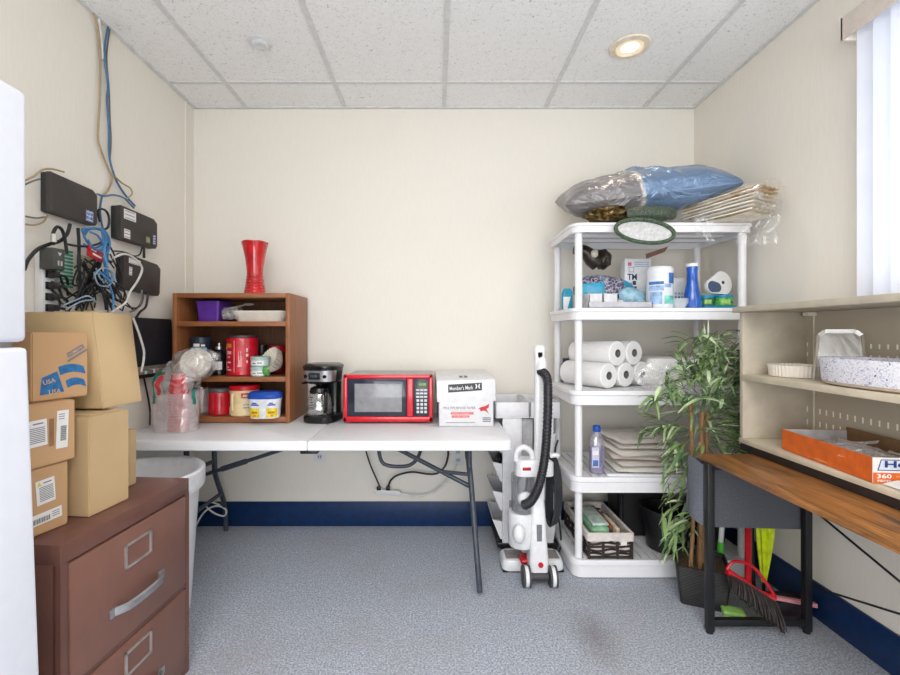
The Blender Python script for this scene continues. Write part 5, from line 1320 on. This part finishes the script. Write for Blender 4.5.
# cloth storage bag hung on the far end
t = thing('storage_bag', 'dark grey cloth storage bag hanging at the end of the desk', 'storage bag', (1.276, 1.857, .40))
CL = pm('charcoal_woven_cloth', (84,86,92), .9, .12, 220, .5, bscale=300); CLL = pm('grey_cloth_panel', (112,116,126), .85, .1, 160, .3)
b = B()
b.hexa([(-.205,-.036,.012),(.195,-.036,0),(.195,-.030,0),(-.205,-.030,.012)], [(-.205,-.036,.262),(.195,-.036,.262),(.195,-.030,.262),(-.205,-.030,.262)])
b.build('front_panel', CL, t)
b = B().hexa([(-.215,.07,.03),(.195,.07,.02),(.195,.076,.02),(-.215,.076,.03)], [(-.205,.07,.255),(.195,.07,.255),(.195,.076,.255),(-.205,.076,.255)]); b.build('back_panel', CL, t)
b = B().grid(lambda u,v: (-.206-.012*math.sin(math.pi*u)*(1-v), -.034+.108*u, .012+.018*u+.245*v), 10, 6).build('side_panel', CLL, t)
b = B().grid(lambda u,v: (.194, -.034+.108*u, .004+.018*u+.252*v), 6, 6).build('side_panel', CLL, t)
B().hexa([(-.204,-.034,.008),(.194,-.034,-.002),(.194,.074,.018),(-.204,.074,.026)], [(-.204,-.034,.012),(.194,-.034,.002),(.194,.074,.022),(-.204,.074,.030)]).build('bottom_panel', CL, t)

# ------------------------------------------------------------------ cleaning tools under the desk end
t = thing('broom', 'red angled broom with dark bristles leaning under the desk end', 'broom', (1.26, 1.83, 0))
o_ = Vector((1.26, 1.83, 0))
def W(px, py, Y): return tuple(at(px, py, Y) - o_)
B().cyl(W(748,588,1.86), W(748,531,2.00), .0125, n=14).cyl(W(748,531,2.00), W(746,466,2.14), .0125, n=14).build('handle', RED, t)
hb = B().tube([W(727,569,1.855), W(733,562,1.855), W(742,562,1.856), W(752,566,1.852), W(762,577,1.836), W(771,590,1.818), W(775,598,1.808), W(768,597,1.812), W(752,588,1.828), W(736,577,1.85), W(727,569,1.855)], .0065, 8, 5)
hb.tube([W(727,571,1.855), W(742,581,1.842), W(758,592,1.826), W(775,599,1.808)], .013, 10, 5)
hb.build('broom_head', RED, t)
bb_ = B(); br = random.Random(3)
for row in range(5):
    for i in range(34):
        u = i/33; top = Vector(W(729+45*u, 572+28*u, 1.855-.047*u)) + Vector((0,(row-2)*.005,0))
        bot = Vector(W(732+ 53*u**1.1, 590+42*u, 1.826-.086*u)) + Vector((br.uniform(-.008,.008),(row-2)*.005+br.uniform(-.004,.004),br.uniform(-.006,.010)))
        bot.z = max(bot.z, .002)
        bb_.tube([tuple(top), tuple(top.lerp(bot,.5)+Vector((0,.004*(row-2),0))), tuple(bot)], [.0026,.0028,.0022], 4, 2)
bb_.build('bristles', pm('dark_brown_bristle', (50,44,42), .6, .25, 40), t)
t = thing('umbrella', 'folded neon yellow umbrella standing by the wall under the desk end', 'umbrella', (1.462, 2.03, 0))
def um(u, v):
    a = 2*math.pi*u; r_ = (.008 + .026*math.sin(min(1,v*1.35)*math.pi/2)) * (1-.35*max(0,v-.75)/.25); r_ *= 1 + .28*math.cos(a*8 + v*2.5)
    return (r_*math.cos(a) + .012*v, r_*math.sin(a), .075+.50*v)
B().grid(um, 64, 20).build('canopy', pm('neon_yellow_fabric', (206,224,30), .55, .1, 20), t)
B().cyl((0,0,0),(0.001,0,.085),.006,.007,10).build('ferrule', BLACK, t)
B().cyl((.012,0,.56),(.014,0,.655),.008,n=12).build('handle', BLACK, t)
o = B().cyl((0,0,0.002),(.005,.03,.62),.011,n=12).build('black_pole', BLACK, loc=(1.425, 2.045, 0)); tag(o, 'black pole standing beside the yellow umbrella', 'pole')
t = thing('mop', 'white mop handle with green collar standing behind the plant pot', 'mop', (1.335, 2.135, 0))
B().cyl((.0,0,.19),(.030,.0,.58),.011,n=14).build('handle', WHITE2, t)
B().cyl((-.010,-.008,.06),(.002,0,.205),.017,.014,14).build('collar', pm('bright_green_plastic', (84,190,60), .4), t)
B().box(-.03,.05,-.03,.02,.0,.055,.012,3).build('mop_head', pm('green_mop_head', (120,170,90), .8, .2, 50), t)
t = thing('scrub_brush', 'lime green flat brush lying on the carpet beneath the broom', 'brush', (1.235, 1.895, 0), R(-20))
B().box(-.040,.045,-.028,.03,.016,.034,.008,3).build('brush_body', pm('lime_plastic', (160,212,110), .4, .08), t)
B().box(-.036,.041,-.026,.027,.0,.016).build('brush_bristles', pm('pale_lime_bristle', (190,220,150), .8), t)
t = thing('dustpan', 'dark dustpan with pale pink edge against the navy baseboard', 'dustpan', (1.475, 1.905, 0))
B().box(-.085,.085,-.02,.075,.0,.065,.006).build('pan_body', pm('dark_dustpan', (44,36,40), .5, .15), t)
B().hexa([(-.09,-.032,.088),(.088,-.042,.058),(.088,-.022,.058),(-.09,-.012,.088)], [(-.09,-.032,.10),(.088,-.042,.074),(.088,-.022,.074),(-.09,-.012,.10)]).build('lip', pm('pale_pink_plastic', (222,150,156), .5), t)

# ------------------------------------------------------------------ beige open shelf unit standing on the desk
ux0, ux1, uy0, uy1 = 1.285, 1.568, .50, 1.932
BG = pm('beige_steel', (190,180,162), .5, .04, 12); BGL = pm('cream_shelf_edge', (212,200,178), .45, .04, 10)
k = NT('slotted_beige_panel'); s = k.n('ShaderNodeSeparateXYZ'); k.l(k.tc.outputs['Object'], s.inputs[0])
fy_ = k.math('ABSOLUTE', k.math('SUBTRACT', k.math('FRACT', k.math('DIVIDE', k.math('ADD', s.outputs[1], 5.0), .031)), .5))
my_ = k.math('LESS_THAN', fy_, .105)
rows = None
for zc in (.865, .812, 1.136, 1.096):
    m_ = k.math('LESS_THAN', k.math('ABSOLUTE', k.math('SUBTRACT', s.outputs[2], zc - .69)), .0085 if zc > 1 else .011)
    rows = m_ if rows is None else k.math('MAXIMUM', rows, m_)
mk = k.math('MULTIPLY', my_, rows)
k.col(k.mix(mk, lin((184,174,156)), lin((255,252,244)))); k.b.inputs['Roughness'].default_value = .5; SLOT = k.m  # slots are colour only: bright light in the holes painted near white
t = thing('open_shelf_unit', 'beige open metal shelf unit with slotted back standing on the desk', 'shelf unit', (1.43, 1.22, .691))
ox, oy, oz = 1.43, 1.22, .691
def ub(name, m, x0,x1,y0,y1,z0,z1, bev=.0015): return B().box(x0-ox,x1-ox,y0-oy,y1-oy,z0-oz,z1-oz,bev).build(name, m, t)
ub('base', pm('dark_brown_plinth', (36,30,30), .5, .1), ux0+.006,ux1,uy0,uy1-.002,.691,.722)
ub('shelf', BGL, ux0,ux1,uy0,uy1,.722,.742)
ub('end_panel', BG, ux0+.004,ux1,uy1-.020,uy1,.742,1.272); ub('end_panel', BG, ux0+.004,ux1,uy0,uy0+.020,.742,1.272)
ub('back_panel', SLOT, ux1-.010,ux1,uy0+.02,uy1-.02,.742,1.272,0)
ub('shelf', BGL, ux0,ux1-.010,uy0+.02,uy1-.02,.988,1.012)
ub('top_panel', BG, ux0-.012,ux1,uy0-.02,uy1+.025,1.272,1.296,.003)
b = B().box(ux1-.014-ox,ux1-.009-ox,uy1-.06-oy,uy1-.055-oy,.75-oz,1.26-oz).box(ux1-.05-ox,ux1-.012-ox,uy1-.075-oy,uy1-.045-oy,1.255-oz,1.271-oz,.003)
b.build('bracket', pm('cream_bracket', (226,218,200), .5), t)
# things on it
z1, z0 = 1.013, .743
o = B().lathe([(.084,0),(.087,.002),(.091,.040),(.094,.046),(.090,.047),(.087,.038),(.080,.006),(.0005,.006)], 192, cap1=False, flute=.013, nf=44).build('pie_dish', pm('white_fluted_ceramic', (236,228,218), .3, .02), loc=(1.424, 1.80, z1)); tag(o, 'white fluted pie dish at the far end of the beige shelf', 'dish')
t = thing('plastic_bin', 'clear plastic tray standing on edge behind the blue-flecked basket', 'tray', (1.452, 1.637, z1))
HC = film('hazy_clear_plastic', tint=(150,140,122), base=.34, crease=.42, scale=3, rough=.3)
prt = [(-.072,0),(.072,0),(.066,.165),(.05,.18),(-.036,.18),(-.054,.165)]
M = Matrix.Translation((0,.0,0)) @ Matrix.Rotation(R(-28),4,'Z') @ face((0,0,0),(1,0,0),(0,.16,1))
B().loft([[(x,y,0) for x,y in prt],[(x,y,.004) for x,y in prt]], M=M).build('tray_panel', HC, t)
o = B()
for i in range(len(prt)):
    a_, c_ = prt[i], prt[(i+1) % len(prt)]; o.bar(tuple(M @ Vector((a_[0],a_[1],.004))), tuple(M @ Vector((c_[0],c_[1],.004))), .006, .014)
o.v = [(x,y,max(z_,.0005)) for x,y,z_ in o.v]
o.build('rim', film('hazy_clear_rim', tint=(186,176,158), base=.40, crease=.46, scale=3, rough=.35), t)
# flecked oval basket
k = NT('blue_flecked_white_fabric'); vz = k.noise(55, 2, .6, k.map((1,1,1.6)), 2.0)
k.col(k.ramp(vz.outputs[0], [(.0,(60,84,150)),(.33,(86,106,166)),(.39,(220,219,226)),(.57,(230,228,232)),(.63,(120,134,184)),(.68,(230,228,231))])); k.b.inputs['Roughness'].default_value=.8; k.bump(vz.outputs[0], .3)
t = thing('oval_basket', 'white oval basket flecked with blue on the beige shelf', 'basket', (1.403, 1.39, z1))
B().loft([oval(.215,.40,.012), oval(.228,.42,.014), oval(.236,.432,.086), oval(.234,.430,.090), oval(.226,.42,.088), oval(.212,.395,.016)], cap1=True).build('basket_body', k.m, t)
B().loft([oval(.20,.38,0), oval(.222,.412,.006), oval(.224,.414,.0135)]).build('base', pm('beige_basket_base', (196,178,160), .6), t)
# orange cutlery carton
t = thing('cutlery_carton', 'open orange and white carton of plastic cutlery on the lowest beige shelf', 'box', (1.285, 1.34, z0), R(-5.2))
OR = pm('orange_carton_print', (214,100,30), .45, .05); WCB = pm('white_carton_face', (228,224,222), .45, .02)
Lc, Wc, Hc = .40, .23, .076
B().box(0,Wc,0,Lc,0,.002).box(0,.002,0,Lc,0,Hc).box(0,Wc,Lc-.002,Lc,0,Hc).build('orange_sides', OR, t)
B().box(.0022,.0035,.002,Lc-.002,.002,Hc-.001).box(.002,Wc,Lc-.0035,Lc-.0022,.002,Hc-.0005).build('inner_lining', pm('grey_carton_inside', (186,184,184), .7), t)
B().box(Wc-.002,Wc,.12,Lc,0,Hc+.012).build('brown_inner_side', pm('brown_carton_inside', (128,98,66), .8), t)
B().box(-.0004,Wc,-.002,.0,0,Hc).build('front_panel', WCB, t)
M = face((Wc/2,-.0022,Hc/2),(1,0,0),(0,0,1))
b = B(); rect(b, M, 0, -.022, Wc, .032, .0004, 0); b.build('orange_band', OR, t)
Mh = M @ Matrix.Translation((-.022,0,0)); NV = pm('navy_brand_ink', (24,50,120), .5)
b = B().add([(-.082,.0,.0006),(.060,.0,.0006),(.068,.033,.0006),(-.072,.033,.0006)],[(0,1,2,3)],Mh,0).add([(-.078,.0025,.0008),(.057,.0025,.0008),(.064,.0305,.0008),(-.070,.0305,.0008)],[(0,1,2,3)],Mh,1)
b.build('brand_panel', [NV, pm('pale_panel', (206,212,226), .5)], t)
text('Hefty', .112, NV, t, Mh @ Matrix.Translation((-.006,.0165,.0011)), bold=.035, h=.026)
text('360', .040, PAPER, t, M @ Matrix.Translation((-.085,-.016,.0008)), bold=.02, h=.013)
text('PIECES', .036, PAPER, t, M @ Matrix.Translation((-.085,-.030,.0008)), bold=.02, h=.007)
text('Heavy Duty', .06, pm('pale_orange_ink', (246,190,150), .5), t, M @ Matrix.Translation((-.022,-.017,.0008)), h=.007)
text('Plastic Cutlery', .07, _M['pale_orange_ink'], t, M @ Matrix.Translation((-.018,-.030,.0008)), h=.007)
shape(t, face((-.0002,.20,.02),(0,-1,0),(0,0,1)), [(-.03,-.012),(.03,-.012),(.026,-.008),(-.026,-.006)], pm('pale_rub_mark', (226,140,90), .6), 'rub_mark')
FK = film('clear_cutlery', tint=(226,224,226), base=.35, crease=.6, scale=30, rough=.08)
fk = None; fr_ = random.Random(5)
Mc = Matrix.Translation((1.285,1.34,z0)) @ Matrix.Rotation(R(-5.2),4,'Z')
for i in range(18):
    p_ = Mc @ Vector((.04+.15*fr_.random(), .06+.26*fr_.random(), .030+.0013*i))
    if fk is None:
        b = B().tube([(-.06,0,0),(0,0,.006),(.03,0,.002)], [.005,.004,.006], 6, 3)
        b.box(.028,.045,-.010,.010,.0,.003)
        for j in range(4): b.box(.044,.072,-.0098+j*.0056,-.0068+j*.0056,.0005,.0025)
        fk = b.build('plastic_fork', FK, loc=p_, rz=fr_.uniform(0,6)); fk.rotation_euler.y = fr_.uniform(-.35,.1)
        tag(fk, 'clear plastic fork heaped in the orange carton', 'fork', 'clear plastic cutlery in the orange carton')
    else:
        c_ = dup(fk, p_, fr_.uniform(0,6)); c_.rotation_euler.y = fr_.uniform(-.35,.1); c_.rotation_euler.x = fr_.uniform(-.4,.4)
def heap(u, v):
    x = .012+.20*u; y = .02+.36*v; return (x, y, .004+.064*(math.sin(math.pi*u)*math.sin(math.pi*v))**.4 + .006*noise.noise(Vector((u*9,v*14,2))))
o = B().grid(heap, 24, 36).build('cutlery_heap', film('clear_cutlery_mass', tint=(226,224,226), base=.45, crease=.8, scale=60), loc=(1.285,1.34,z0), rz=R(-5.2)); tag(o, 'mass of clear plastic cutlery filling the orange carton', 'cutlery', None, 'stuff')
o = B().grid(lambda u,v: (.10*u, .09*v, .0015+.010*math.sin(math.pi*u)*v), 8, 8).build('paper_slip', PAPER, loc=(1.30, 1.235, z0+.001)); tag(o, 'white paper slip before the orange carton', 'paper')

# ------------------------------------------------------------------ light, sky, camera
def area(name, loc, rot, sx, sy, power, col):
    l = bpy.data.lights.new(name, 'AREA'); l.shape = 'RECTANGLE'; l.size = sx; l.size_y = sy; l.energy = power; l.color = col
    o = bpy.data.objects.new(name, l); C.objects.link(o); o.location = loc; o.rotation_euler = rot; return o
area('window_daylight', (XR+.35, 1.0, 1.65), (0, R(90), 0), 1.2, .95, 12, (.92,.96,1))
area('rear_fill_light', (.0, -1.9, 1.15), (R(106),0,R(-8)), 2.2, 1.7, 66, (.97,.985,1))  # unseen fill lamp added behind the camera, tilted up to brighten the ceiling
area('overhead_fill_light', (.05, -.6, ZC-.03), (0,0,0), 1.8, 1.4, 60, (1,.985,.96))  # unseen fill lamp added overhead behind the camera to brighten the room
l = bpy.data.lights.new('downlight_lamp', 'SPOT'); l.energy = 9; l.spot_size = R(110); l.spot_blend = .8; l.shadow_soft_size = .05; l.color = (1,.9,.75)
o = bpy.data.objects.new('downlight_lamp', l); C.objects.link(o); o.location = (.936, 2.196, ZC-.03)
w = bpy.data.worlds.new('daylight'); bpy.context.scene.world = w; w.use_nodes = True
bg = w.node_tree.nodes['Background']; bg.inputs[0].default_value = (.90,.95,1,1); bg.inputs[1].default_value = 1.5
cam = bpy.data.cameras.new('camera'); cam.sensor_width = 36; cam.lens = F/900*36; cam.shift_x = 14/900; cam.shift_y = -4.5/900; cam.clip_start = .02
o = bpy.data.objects.new('camera', cam); C.objects.link(o); o.location = (0,0,EYE); o.rotation_euler = (R(90),0,0)
bpy.context.scene.camera = o
vs = bpy.context.scene.view_settings; vs.view_transform = 'Standard'; vs.look = 'None'; vs.exposure = -.14; vs.gamma = 1
